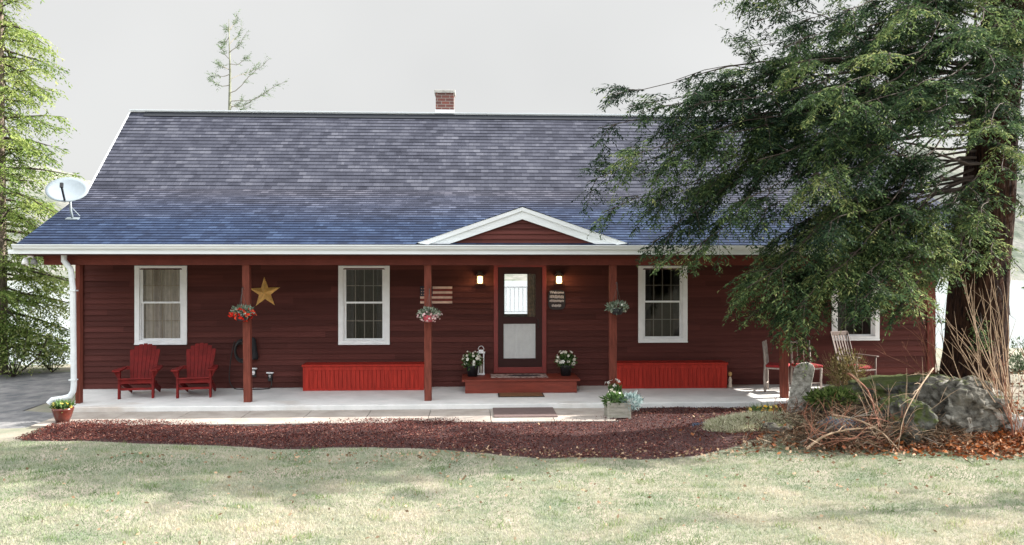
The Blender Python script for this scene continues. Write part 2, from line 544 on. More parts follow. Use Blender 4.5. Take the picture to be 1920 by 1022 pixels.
def shinglemat(name, c1, c2, cm, top=None):
    m = bpy.data.materials.new(name); m.use_nodes = True
    t = m.node_tree; b = t.nodes['Principled BSDF']
    b.inputs['Roughness'].default_value = 0.9
    b.inputs['Specular IOR Level'].default_value = 0.2
    tc = N(t, 'ShaderNodeTexCoord')
    def brick(w, off, sq):
        br = N(t, 'ShaderNodeTexBrick')
        br.offset = off; br.squash = 1.0; br.offset_frequency = 2
        br.inputs['Color1'].default_value = (0, 0, 0, 1); br.inputs['Color2'].default_value = (1, 1, 1, 1)
        br.inputs['Mortar'].default_value = (0.0, 0.0, 0.0, 1)
        br.inputs['Scale'].default_value = 1.0
        br.inputs['Mortar Size'].default_value = 0.004
        br.inputs['Brick Width'].default_value = w
        br.inputs['Row Height'].default_value = 0.125
        t.links.new(tc.outputs['Object'], br.inputs['Vector'])
        return br
    b1 = brick(0.26, 0.37, 1); b2 = brick(0.17, 0.61, 1)
    no = N(t, 'ShaderNodeTexNoise'); no.inputs['Scale'].default_value = 1.1; no.inputs['Detail'].default_value = 5
    t.links.new(tc.outputs['Object'], no.inputs['Vector'])
    n2 = N(t, 'ShaderNodeTexNoise'); n2.inputs['Scale'].default_value = 90
    t.links.new(tc.outputs['Object'], n2.inputs['Vector'])
    m1 = N(t, 'ShaderNodeMix', data_type='RGBA'); m1.inputs['Factor'].default_value = 0.5
    t.links.new(b1.outputs['Color'], m1.inputs['A']); t.links.new(b2.outputs['Color'], m1.inputs['B'])
    s1 = N(t, 'ShaderNodeMath', operation='MULTIPLY_ADD'); s1.inputs[1].default_value = 0.50
    t.links.new(m1.outputs['Result'], s1.inputs[0])
    s2 = N(t, 'ShaderNodeMath', operation='MULTIPLY_ADD'); s2.inputs[1].default_value = 0.5; s2.inputs[2].default_value = 0.0
    t.links.new(no.outputs['Fac'], s2.inputs[0]); t.links.new(s2.outputs[0], s1.inputs[2])
    cr = N(t, 'ShaderNodeValToRGB')
    e = cr.color_ramp.elements
    e[0].position = 0.12; e[0].color = (*c1, 1); e[1].position = 0.9; e[1].color = (*c2, 1)
    k = e.new(0.5); k.color = (*cm, 1)
    t.links.new(s1.outputs[0], cr.inputs['Fac']); t.links.new(cr.outputs['Color'], b.inputs['Base Color'])
    if top:     # the painted blue shade fades up the slope into the main roof colour
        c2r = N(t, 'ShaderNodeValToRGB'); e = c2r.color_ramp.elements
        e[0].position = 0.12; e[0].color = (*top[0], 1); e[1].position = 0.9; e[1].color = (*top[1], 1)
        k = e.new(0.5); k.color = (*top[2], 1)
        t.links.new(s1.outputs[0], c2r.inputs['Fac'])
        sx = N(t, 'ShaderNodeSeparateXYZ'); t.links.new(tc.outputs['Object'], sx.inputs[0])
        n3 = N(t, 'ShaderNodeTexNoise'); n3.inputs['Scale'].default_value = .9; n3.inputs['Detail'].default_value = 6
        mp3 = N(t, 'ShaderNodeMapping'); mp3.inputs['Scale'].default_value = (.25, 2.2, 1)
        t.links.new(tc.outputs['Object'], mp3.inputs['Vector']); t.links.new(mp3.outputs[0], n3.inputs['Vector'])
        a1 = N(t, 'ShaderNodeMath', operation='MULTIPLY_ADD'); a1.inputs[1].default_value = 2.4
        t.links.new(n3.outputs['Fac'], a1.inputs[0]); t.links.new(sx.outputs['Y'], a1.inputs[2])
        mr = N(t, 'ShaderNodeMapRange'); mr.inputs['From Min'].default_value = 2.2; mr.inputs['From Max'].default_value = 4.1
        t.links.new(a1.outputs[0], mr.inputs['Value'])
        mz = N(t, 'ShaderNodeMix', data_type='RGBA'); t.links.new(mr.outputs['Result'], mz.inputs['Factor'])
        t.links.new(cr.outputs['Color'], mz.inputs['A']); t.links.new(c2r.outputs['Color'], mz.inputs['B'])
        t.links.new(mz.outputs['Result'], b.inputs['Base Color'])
    bp = N(t, 'ShaderNodeBump'); bp.inputs['Distance'].default_value = 0.004
    t.links.new(n2.outputs['Fac'], bp.inputs['Height']); t.links.new(bp.outputs['Normal'], b.inputs['Normal'])
    return m
m_roof = shinglemat('weathered_shingles', (0.016, 0.018, 0.029), (0.125, 0.130, 0.160), (0.054, 0.058, 0.080))
m_roof2 = shinglemat('sky_shade_blue_shingles', (0.006, 0.011, 0.028), (0.050, 0.080, 0.150), (0.016, 0.029, 0.066), top=((0.016, 0.018, 0.029), (0.130, 0.130, 0.165), (0.044, 0.046, 0.066)))  # blue of sky-lit shade painted into the porch roof shingle colour

# ------------------------------------------------------------------ HOUSE
YW = 17.0            # front wall plane
YP = 15.1            # post plane (front face)
XL, XR = X_(147, YW), X_(1750, YW)
YB = 22.0
ZB = 2.56            # beam underside
ZC = 2.72            # porch ceiling
EY, EZ = 14.75, 2.93
BY, BZ = 17.46, 4.20
RY, RZ = 19.5, 6.24
RXL, RXR = XL+0.02, XR+0.06
house = thing('house', 'long dark red clapboard house with grey shingle roof and full front porch', 'house', ((XL+XR)/2, YW, 0))

wins = []            # (x0,x1) casing edges, wall plane
for a, b, c, d in ((254, 352, 499, 646), (635, 731, 499, 646), (1196, 1288, 499, 642), (1558, 1647, 500, 638)):
    wins.append((X_(a, YW), X_(b, YW), Z_((a+b)/2, d, YW), 2.56))
DX0, DX1 = X_(932, YW), X_(1018, YW)
DZ0, DZ1 = 0.34, Z_(975, 500, YW)
openings = [(a+.09, b-.09, c+.09, d-.06) for a, b, c, d in wins] + [(DX0, DX1, DZ0-.06, DZ1)]

# front wall of lapped boards
mb = MB(); bh = 0.118
def lap(mb, x0, x1, z, y=YW, h=bh, sgn=1):
    mb.add([(x0, y-0.030, z), (x1, y-0.030, z), (x1, y-0.004, z+h+.01), (x0, y-0.004, z+h+.01), (x0, y, z), (x1, y, z)],
           [(0, 1, 2, 3), (0, 4, 5, 1), (0, 3, 4), (1, 5, 2)])
z = 0.0; k = 0
while z < ZC:
    cuts = [(XL, XR)]
    for (a, b, c, d) in [(a, b, c-(.06 if c > .5 else 0), d) for a, b, c, d in openings]:
        if z+bh*.5 > c and z+bh*.5 < d:
            nc = []
            for (p, q) in cuts:
                if b <= p or a >= q: nc.append((p, q)); continue
                if p < a: nc.append((p, a))
                if q > b: nc.append((b, q))
            cuts = nc
    for (p, q) in cuts:
        # board butt joints
        xj = p
        while xj < q:
            xe = min(q, xj + random.uniform(2.2, 4.0))
            lap(mb, xj, xe-0.002, z + random.uniform(-.0015, .0015))
            xj = xe
    z += bh
part('siding', mb, m_side, house, w=True)
# backing wall + side walls + back wall
mb = MB()
def wallrect(mb, x0, x1, z0, z1, y0, y1): mb.box(x0, x1, y0, y1, z0, z1)
xsw = sorted([(a, b, c, d) for a, b, c, d in openings])
cur = XL+.01
for (a, b, c, d) in xsw:
    mb.box(cur, a, YW+.001, YW+.14, 0, 2.78)
    mb.box(a, b, YW+.001, YW+.14, 0, c)
    mb.box(a, b, YW+.001, YW+.14, d, 2.78)
    cur = b
mb.box(cur, XR-.01, YW+.001, YW+.14, 0, 2.78)
part('wall', mb, m_side, house, w=True)
for sx, s in ((XL, 1), (XR, -1)):
    mb = MB()
    poly = [(YW+.14, -.4), (YB, -.4), (YB, 2.9), (RY+.2, 5.9), (RY-.2, 5.9), (YW+.5, 4.0), (YW+.14, 3.7)]
    vs = [(sx, y, z) for y, z in poly] + [(sx+s*.13, y, z) for y, z in poly]
    n = len(poly)
    fs = [tuple(range(n)), tuple(range(2*n-1, n-1, -1))] + [((i+1) % n, i, i+n, (i+1) % n+n) for i in range(n)]
    mb.add(vs, fs)
    # enclosed triangle above the porch beam
    poly = [(YP+.02, ZB+.16), (YW+.14, ZB+.16), (YW+.14, 3.9), (YP+.02, 3.02)]
    vs = [(sx, y, z) for y, z in poly] + [(sx+s*.10, y, z) for y, z in poly]
    n = 4
    fs = [tuple(range(n)), tuple(range(2*n-1, n-1, -1))] + [((i+1) % n, i, i+n, (i+1) % n+n) for i in range(n)]
    mb.add(vs, fs)
    part('gable_wall', mb, m_side, house, w=True)
# back wall with a window opening seen through the front door
bwx0, bwx1 = X_(946, YB), X_(989, YB)
bz0, bz1 = Z_(967, 589, YB), Z_(967, 514, YB)
mb = MB()
mb.box(XL, bwx0, YB, YB+.12, -.4, 3.1); mb.box(bwx1, XR, YB, YB+.12, -.4, 3.1)
mb.box(bwx0, bwx1, YB, YB+.12, -.4, bz0); mb.box(bwx0, bwx1, YB, YB+.12, bz1, 3.1)
part('back_wall', mb, m_intw, house, w=True)
mb = MB(); mb.box(XL+.14, XR-.14, YW+.15, YB-.001, 0.1, 0.3); mb.box(XL+.14, XR-.14, YW+.145, YB-.001, 2.70, 2.78)
for px_ in (600, 1130): 
    xx = X_(px_, YW); mb.box(xx, xx+.1, YW+.15, YB-.01, .3, 2.7)
part('interior', mb, m_intw, house, w=True)
# deck railing behind
mb = MB(); yr = 23.6
x0, x1 = X_(700, yr), X_(1200, yr)
zt, zb = Z_(967, 537, yr), Z_(967, 583, yr)
mb.box(x0, x1, yr, yr+.05, zt-.05, zt); mb.box(x0, x1, yr+.005, yr+.045, zb-.04, zb)
x = x0
while x < x1: mb.box(x, x+.028, yr+.01, yr+.04, zb+.001, zt-.051); x += 0.125
mb.box(x0, x1, YB+.13, yr+.1, zb-.3, zb-.15)
for xx in (x0, x1-.12): mb.box(xx, xx+.12, yr-.08, yr-.001, -3, zb-.15)
part('deck_railing', mb, m_gut, house, w=True)

# foundation and porch slab
mb = MB(); sfx = X_(134, SLY0)
mb.add([(sfx, SLY0, -.6), (SLX1, SLY0, -.6), (SLX1, SLY1-.003, -.6), (SLX0, SLY1-.003, -.6), (sfx, SLY0, 0), (SLX1, SLY0, 0), (SLX1, SLY1-.003, 0), (SLX0, SLY1-.003, 0)],
       [(0,3,2,1),(4,5,6,7),(0,1,5,4),(1,2,6,5),(2,3,7,6),(3,0,4,7)])
part('porch_slab', mb, m_conc, house, w=True, bevel=.012)

# roofs: local frame (x along, y up the slope) so shingle courses follow the slope
def roofplane(name, m, x0, x1, y0, z0, y1, z1, lip=.0, clip=None):
    L = math.hypot(y1-y0, z1-z0); ang = math.atan2(z1-z0, y1-y0)
    mb = MB(); n = int(L/0.125)+1
    for i in range(n):
        a = i*0.125; b = min(L, a+.125)
        if b <= a: continue
        mb.add([(0, a, 0.013), (x1-x0, a, 0.013), (x1-x0, b, 0.002), (0, b, 0.002), (0, a, -.03), (x1-x0, a, -.03)],
               [(0, 1, 2, 3), (4, 5, 1, 0)])
    mb.box(0, x1-x0, 0, L, -.05, -.001)
    me = mesh_from(name, mb, m)
    o = bpy.data.objects.new(name, me); COL.objects.link(o)
    o.parent = house
    o.location = Vector((x0, y0, z0)) - rootloc(house)
    o.rotation_euler = (ang, 0, 0)
    return o
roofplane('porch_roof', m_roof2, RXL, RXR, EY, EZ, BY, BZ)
main = roofplane('roof', m_roof, RXL, RXR, BY, BZ, RY, RZ)
# back slope
mb = MB()
mb.add([(RXL, RY, RZ), (RXR, RY, RZ), (RXR, YB+.5, 2.9+.4), (RXL, YB+.5, 2.9+.4), (RXL, RY, RZ-.08), (RXR, RY, RZ-.08), (RXR, YB+.5, 3.22), (RXL, YB+.5, 3.22)],
       [(0, 1, 2, 3), (7, 6, 5, 4), (0, 3, 7, 4), (1, 5, 6, 2), (2, 6, 7, 3)])
part('back_roof', mb, m_roof, house, w=True)
m_vent = mat('ridge_vent_dark', (0.02, 0.024, 0.032), 0.7)
mb = MB(); mb.bar((RXL+.35, RY-.09, RZ-.06), (RXR-.2, RY-.09, RZ-.06), .16, .022, up=Vector((0, -.7, .7)))
part('ridge_vent', mb, m_vent, house, w=True)
mb = MB(); mb.bar((RXL, RY-.02, RZ+.035), (RXR, RY-.02, RZ+.035), .16, .025)
part('ridge_cap', mb, m_gut, house, w=True)
# rake boards
for xx, s in ((RXL, -1), (RXR, 1)):
    x = xx + s*0.018
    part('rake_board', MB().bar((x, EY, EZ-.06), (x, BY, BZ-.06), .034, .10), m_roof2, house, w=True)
    part('rake_board', MB().bar((x, BY, BZ-.045), (x, RY, RZ-.045), .030, .09), m_gut, house, w=True)
# fascia, gutter, soffit, ceiling, beam
mb = MB(); mb.box(RXL, RXR, EY+.01, EY+.035, 2.755, 2.90)
part('fascia', mb, m_white, house, w=True)
mb = MB()
gx0, gx1 = RXL-.05, RXR+.04
prof = [(0.0, 2.835), (-.075, 2.835), (-.095, 2.86), (-.10, 2.885), (-.125, 2.905), (-.125, 2.925), (-.105, 2.925), (-.10, 2.905), (-.08, 2.885), (-.072, 2.855), (0.0, 2.85)]
n = len(prof)
vs = [(gx0, EY+.01+y, z) for y, z in prof] + [(gx1, EY+.01+y, z) for y, z in prof]
fs = [tuple(range(n)), tuple(range(2*n-1, n-1, -1))] + [((i+1) % n, i, i+n, (i+1) % n+n) for i in range(n)]
mb.add(vs, fs)
mb.box(gx0-.1, gx1, EY-.03, EY+.008, 2.755, 2.834)
part('gutter', mb, m_gut, house, w=True)
mb = MB(); mb.box(RXL, RXR, EY+.04, YP-.001, 2.735, 2.755); mb.box(RXL, RXR, YP+.2, YW, ZC, ZC+.03)
part('porch_ceiling', mb, m_ceil, house, w=True)
mb = MB(); mb.box(X_(82, YP), RXR, YP, YP+.18, ZB, 2.735)
mb.box(X_(82, YP), RXR, YP-.02, YP-.001, ZB+.10, 2.734)
part('beam', mb, m_trimred, house, w=True, bevel=.006)
# corner boards and base board
part('corner_board', MB().box(XL-.02, XL+.115, YW-.052, YW-.031, .0, ZC), m_trimred, house, w=True)
part('corner_board', MB().box(XR-.16, XR+.02, YW-.052, YW-.031, -.3, ZC), m_trimred, house, w=True)
# posts
pw = .135
for (pt, pbm, gx) in ((146.5, 146.5, 0), (461, 464, 0), (802, 802.5, 0), (1149.5, 1150, 0), (1469, 1472, 0), (1795, 1795, 0)):
    mb = MB(); xc = X_(pt, YP+.05); xb = X_(pbm, YP+.05)
    w_ = pw if pt > 200 else .085
    mb.bar((xb, YP+.09, -.001), (xc, YP+.09, ZB+.001), w_, .13, up=Vector((0, 1, 0)))
    part('post', mb, m_post, house, w=True, bevel=.008)

# windows
def window(i, wd):
    x0, x1, z0, z1 = wd
    f = part('window', MB().box(x0, x0+.10, YW-.055, YW-.026, z0, z1).box(x1-.10, x1, YW-.055, YW-.026, z0, z1)
             .box(x0+.1001, x1-.1001, YW-.055, YW-.026, z0, z0+.09).box(x0+.1001, x1-.1001, YW-.055, YW-.026, z1-.045, z1)
             .box(x0-.0, x1+.0, YW-.075, YW-.056, z0-.0, z0+.03), m_white, house, w=True, bevel=.004)
    a, b, c, d = x0+.1, x1-.1, z0+.09, z1-.045
    zm = c + (d-c)*.52
    mb = MB()
    # jamb liners + sash frames: lower sash behind upper
    t_ = .038
    mb.box(a, a+.02, YW-.026, YW+.10, c, d); mb.box(b-.02, b, YW-.026, YW+.10, c, d)
    mb.box(a+.0201, b-.0201, YW-.026, YW+.141, c-.03, c+.012); mb.box(a+.0201, b-.0201, YW-.024, YW+.10, d-.01, d+.02)
    a2, b2 = a+.02, b-.02
    for (p, q, yy) in ((c, zm+.018, YW+.015), (zm-.018, d, YW-.015)):
        mb.box(a2, a2+t_, yy, yy+.028, p, q); mb.box(b2-t_, b2, yy, yy+.028, p, q)
        mb.box(a2+t_, b2-t_, yy, yy+.028, p, p+t_); mb.box(a2+t_, b2-t_, yy, yy+.028, q-t_, q)
    part('sash', mb, m_white, f, w=True)
    mb = MB()
    for (p, q, yy) in ((c+t_, zm-.018, YW+.026), (zm+.018, d-t_, YW-.004)):
        mb.add([(a2+t_, yy, p), (b2-t_, yy, p), (b2-t_, yy, q), (a2+t_, yy, q)], [(0, 1, 2, 3)])
    part('pane', mb, m_glass, f, w=True)
    mb = MB()
    for (p, q, yy) in ((c+t_, zm-.018, YW+.032), (zm+.018, d-t_, YW+.002)):
        for k in (1, 2, 3):
            xx = a2+t_+(b2-a2-2*t_)*k/4
            mb.box(xx-.008, xx+.008, yy, yy+.008, p, q)
        zz = (p+q)/2
        mb.box(a2+t_, b2-t_, yy+.001, yy+.007, zz-.008, zz+.008)
    part('muntin', mb, m_munt if i else m_munt2, f, w=True)
    return f, (a2, b2, c, d)
m_munt = mat('tan_muntin', (0.22, 0.19, 0.16), 0.6)
m_munt2 = mat('pale_muntin', (0.40, 0.34, 0.26), 0.6)
def curtain(name, x0, x1, y, z0, z1, m, f, amp=.02, per=.11, seed=0):
    n = 60
    vs = []; fs = []
    for i in range(n+1):
        x = x0+(x1-x0)*i/n
        yy = y + amp*math.sin(i/n*(x1-x0)/per*2*PI+seed) + amp*.5*math.sin(i*.9+seed)
        vs += [(x, yy, z0), (x, yy, z1)]
    for i in range(n): fs.append((2*i, 2*i+2, 2*i+3, 2*i+1))
    return part(name, MB().add(vs, fs), m, f, w=True, smooth=True)
m_cur = mat('tan_curtain', (0.55, 0.50, 0.45), 0.9, var=.1)
m_cur2 = mat('dim_curtain', (0.045, 0.042, 0.045), 0.9, var=.2)
m_reflwhite = mat('reflection_white', (0.93, 0.94, 0.97), 0.8, var=.04)
for i, wd in enumerate(wins):
    f, (a, b, c, d) = window(i, wd)
    if i == 0:
        curtain('curtain', a, b, YW+.085, c, d, m_cur, f, amp=.03, per=.13)
    else:
        curtain('curtain', a, a+(b-a)*.22, YW+.12, c, d, m_cur2, f, seed=i)
        curtain('curtain', b-(b-a)*.2, b, YW+.12, c, d, m_cur2, f, seed=i+3)

# door
m_door = mat('dark_door', (0.035, 0.008, 0.008), 0.5, spec=.25, var=.1)
m_doort = mat('door_casing_red', (0.20, 0.022, 0.02), 0.45, var=.1)
dr = part('door', MB().box(DX0-.07, DX0+.02, YW-.05, YW+.02, .28, DZ1+.05).box(DX1-.02, DX1+.07, YW-.05, YW+.02, .28, DZ1+.05)
          .box(DX0+.0201, DX1-.0201, YW-.05, YW+.02, DZ1-.01, DZ1+.05).box(DX0+.021, DX1-.021, YW-.05, YW+.02, .282, Z_(975, 688, YW)), m_doort, house, w=True, bevel=.004)
gx0_, gx1_ = X_(944, YW), X_(1004, YW)
gz = [Z_(975, y, YW) for y in (672, 607, 594, 514)]
zd0 = Z_(975, 688, YW)+.003
mb = MB(); yy0, yy1 = YW-.035, YW+.0
ia, ib = DX0+.0205, DX1-.0205
mb.box(ia, gx0_, yy0, yy1, zd0, DZ1-.012); mb.box(gx1_, ib, yy0, yy1, zd0, DZ1-.012)
mb.box(gx0_, gx1_, yy0, yy1, zd0, gz[0]); mb.box(gx0_, gx1_, yy0+.003, yy1, gz[1], gz[2]); mb.box(gx0_, gx1_, yy0, yy1, gz[3], DZ1-.012)
lf = part('storm_door', mb, m_door, dr, w=True)
mb = MB(); mb.add([(gx0_, YW-.018, gz[0]), (gx1_, YW-.018, gz[0]), (gx1_, YW-.018, gz[1]), (gx0_, YW-.018, gz[1])], [(0, 1, 2, 3)])
mb.add([(gx0_, YW-.018, gz[2]), (gx1_, YW-.018, gz[2]), (gx1_, YW-.018, gz[3]), (gx0_, YW-.018, gz[3])], [(0, 1, 2, 3)])
part('door_glass', mb, m_glass, dr, w=True)
mb = MB(); mb.tube([(gx1_+.05, yy0-.01, 1.25), (gx1_+.05, yy0-.05, 1.25), (gx1_+.05, yy0-.05, 1.42), (gx1_+.05, yy0-.01, 1.42)], .009, 6)
part('door_handle', mb, m_black, dr, w=True)
curtain('pane_reflection', gx0_+.002, gx1_-.002, YW-.010, gz[0]+.002, gz[1]-.002, m_reflwhite, dr, amp=.004, per=.2)  # white sheet standing in for the bright reflection in the lower pane
m_logc = mat('brown_curtain', (0.20, 0.11, 0.05), 0.9, var=.45, scale=18)
curtain('inner_curtain', X_(989, YW+.2), X_(1012, YW+.2), YW+.2, gz[2]-.1, gz[3]+.1, m_logc, dr, amp=.012, per=.05)

# pediment gable over the entry
PY = EY+.06
pxl, pxr, pxa = X_(782, PY), X_(1176, PY), X_(979, PY)
pz0 = 2.935; pza = Z_(979, 392, PY)
mb = MB()
wv = .19
def rake(mb, xa, za, xb, zb, y0, y1, w):
    "board with vertical width w below the line a-b"
    mb.prism([(xa, za), (xb, zb), (xb, zb-w), (xa, za-w)] if xa < xb else [(xa, za-w), (xb, zb-w), (xb, zb), (xa, za)], y0, y1)
# two sloping trim boards cut flat at the gutter
sl = (pza-pz0)/(pxa-pxl)
mb.prism([(pxl, pz0), (pxl+wv/sl, pz0), (pxa, pza-wv), (pxa, pza)], PY-.05, PY-.015)
mb.prism([(pxr, pz0), (pxa, pza), (pxa, pza-wv), (pxr-wv/sl, pz0)], PY-.05, PY-.015)
mb.prism([(pxl, pz0+.03), (pxa, pza+.03), (pxa, pza-.04), (pxl+.07/sl, pz0)], PY-.075, PY-.051)
mb.prism([(pxr, pz0+.03), (pxr-.07/sl, pz0), (pxa, pza-.04), (pxa, pza+.03)], PY-.075, PY-.051)
ped = part('entry_gable', mb, m_gut, house, w=True)
mb = MB(); z = pz0
while z < pza-.1:
    xa = pxl + (z+.11-pz0)/sl; xb = pxr - (z+.11-pz0)/sl
    if xb > xa: lap(mb, xa+.05, xb-.05, z, y=PY+.02, h=.1)
    z += .1
part('gable_siding', mb, m_side, ped, w=True)
mb = MB()
ybk = EY + (pza-EZ)/((BZ-EZ)/(BY-EY))
mb.add([(pxl-.02, PY-.085, pz0+.02), (pxa, PY-.085, pza+.045), (pxa, ybk+.15, pza+.045), (pxl-.02, PY+.0, pz0-.0)], [(0, 1, 2, 3)])
mb.add([(pxr+.02, PY-.085, pz0+.02), (pxr+.02, PY+.0, pz0-.0), (pxa, ybk+.15, pza+.045), (pxa, PY-.085, pza+.045)], [(0, 1, 2, 3)])
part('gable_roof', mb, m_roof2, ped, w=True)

# chimney
def brickmat():
    m = bpy.data.materials.new('chimney_brick'); m.use_nodes = True
    t = m.node_tree; b = t.nodes['Principled BSDF']; b.inputs['Roughness'].default_value = .9
    tc = N(t, 'ShaderNodeTexCoord'); mp = N(t, 'ShaderNodeMapping'); mp.inputs['Rotation'].default_value = (PI/2, 0, 0)
    t.links.new(tc.outputs['Object'], mp.inputs['Vector'])
    br = N(t, 'ShaderNodeTexBrick'); br.inputs['Scale'].default_value = 1
    br.inputs['Brick Width'].default_value = .2; br.inputs['Row Height'].default_value = .075; br.inputs['Mortar Size'].default_value = .008
    br.inputs['Color1'].default_value = (.20, .06, .045, 1); br.inputs['Color2'].default_value = (.10, .045, .04, 1); br.inputs['Mortar'].default_value = (.22, .19, .17, 1)
    t.links.new(mp.outputs[0], br.inputs['Vector']); t.links.new(br.outputs['Color'], b.inputs['Base Color'])
    return m
CY = RY+.12
cx0, cx1 = X_(817, CY), X_(851, CY)
ctop = Z_(834, 169, CY)
ch = part('chimney', MB().box(cx0, cx1, CY, CY+.45, RZ-.5, ctop-.07), brickmat(), house, w=True)
part('chimney_cap', MB().box(cx0-.035, cx1+.035, CY-.035, CY+.485, ctop-.07, ctop), mat('mortar_cap', (.42, .41, .38), .9, var=.2), ch, w=True, bevel=.01)
part('chimney_flashing', MB().box(cx0-.012, cx1+.012, CY-.012, CY+.46, RZ-.3, RZ+.15), m_gut, ch, w=True)

# downspout
YD = YP-.12
mb = MB()
ds = [at(120, 474, YD), at(120, 489, YD), at(133, 506, YD), at(136.5, 540, YD), at(138.5, 722, YD), at(137, 734, YD), at(131, 743, YD), at(118, 747, YD-.02), at(98, 750, YD-.06), at(91, 757, YD-.08)]
mb.tube(ds, .052, 10)
for py in (545, 712): 
    p = at(137.5, py, YD); mb.box(p.x-.06, p.x+.06, YD-.056, YD+.056, p.z-.012, p.z+.012)
part('downspout', mb, m_gut, house, w=True, smooth=False, bevel=0)

# ------------------------------------------------------------------ entry steps and mats
SY0 = 15.98
sx0, sx1 = X_(872, SY0), X_(1082, SY0)
st = thing('entry_step', 'wide red painted wooden step platform below the front door', 'step', ((sx0+sx1)/2, (SY0+YW)/2, 0))
part('riser', MB().box(sx0, sx1, SY0+.03, YW-.05, 0.001, .235), m_step, st, w=True, bevel=.005)
mb = MB()
nb = 7
for i in range(nb):
    y0 = SY0 + (YW-.06-SY0)*i/nb
    mb.box(X_(866, SY0), X_(1088, SY0), y0, y0+(YW-.06-SY0)/nb-.006, .236, .275)
part('tread', mb, m_step, st, w=True, bevel=.004)

m_coir = mat('coir_mat', (0.17, 0.075, 0.03), 0.95, var=.4, scale=40, bump=.004, bscale=90)
mx0, mx1 = X_(934, 15.65), X_(1020, 15.65)
t_ = thing('coir_doormat', 'small brown coir mat on the slab at the foot of the red step', 'doormat', ((mx0+mx1)/2, 15.7, 0))
part('mat_pile', MB().box(mx0+.03, mx1-.03, 15.52, 15.93, .002, .024), m_coir, t_, w=True, bevel=.006)
part('mat_border', MB().box(mx0, mx1, 15.49, 15.96, .001, .014), mat('dark_rubber', (.03, .02, .015), .8), t_, w=True, bevel=.003)
# patterned doormat on the platform
mx0, mx1 = X_(920, 16.45), X_(1026, 16.45)
t_ = thing('patterned_doormat', 'patterned pale and dark doormat lying in front of the door', 'doormat', ((mx0+mx1)/2, 16.5, .276))
part('mat_base', MB().box(mx0, mx1, 16.25, 16.78, .277, .289), mat('mat_pale', (.50, .40, .36), .95, col2=(.12, .05, .05), scale=16, detail=2), t_, w=True, bevel=.004)
mb = MB(); mb.add([( (mx0+mx1)/2+.12+.34*math.cos(a), 16.52+.15*math.sin(a), .2895) for a in [2*PI*k/24 for k in range(24)]], [tuple(range(24))])
part('mat_motif', mb, mat('mat_dark', (.03, .02, .025), .95), t_, w=True)
# walkway mat
a = gpt(926, 782, -.085); b = gpt(1046, 782, -.085)
y0 = gpt(980, 783, -.085)[1]; y1 = gpt(980, 765, -.085)[1]
mb = MB(); mb.box(a[0], b[0], y0, y1, -.083, -.066)
o = part('walkway_mat', mb, mat('grey_brown_mat', (.13, .09, .085), .95, var=.3, scale=30, bump=.004, bscale=100, stretch=(.3, 4, 1)), None, w=True, loc=((a[0]+b[0])/2, (y0+y1)/2, -.083), bevel=.006)
tag(o, 'grey brown ribbed mat lying flat on the front walkway', 'mat')

# ------------------------------------------------------------------ storage benches
def bench(px0, px1, label):
    y0 = 16.5
    x0, x1 = X_(px0, y0), X_(px1, y0)
    Lb = x1-x0; hh = .535
    r = thing('storage_bench', label, 'bench', ((x0+x1)/2, 16.72, 0), 0, 'red storage benches along the porch wall')
    h = Lb/2
    mb = MB(); y = -.22; 
    mb.box(-h+.03, h-.03, y+.03, .22, .002, hh-.04)
    part('box', mb, m_bench, r)
    mb = MB(); nb = int((Lb-.28)/.085)
    for i in range(nb):
        xx = -h+.14 + (Lb-.28)*i/nb
        mb.box(xx+.003, xx+(Lb-.28)/nb-.003, y+.012, y+.0295, .05, hh-.12)
    part('beadboard', mb, m_bench, r, bevel=.003)
    mb = MB(); mb.box(-h+.02, -h+.14, y, y+.029, .002, hh-.04); mb.box(h-.14, h-.02, y, y+.029, .002, hh-.04)
    mb.box(-h+.1401, h-.1401, y, y+.029, hh-.12, hh-.04); mb.box(-h+.1401, h-.1401, y+.003, y+.029, .002, .05)
    part('front_frame', mb, m_bench, r, bevel=.003)
    mb = MB(); mb.box(-h, h, y-.025, .235, hh-.039, hh)
    part('lid', mb, m_bench, r, bevel=.008)
bench(566, 797, 'long bright red storage bench left of the entry step below a white window')
bench(1154, 1365, 'long bright red storage bench right of the entry step below a white window')

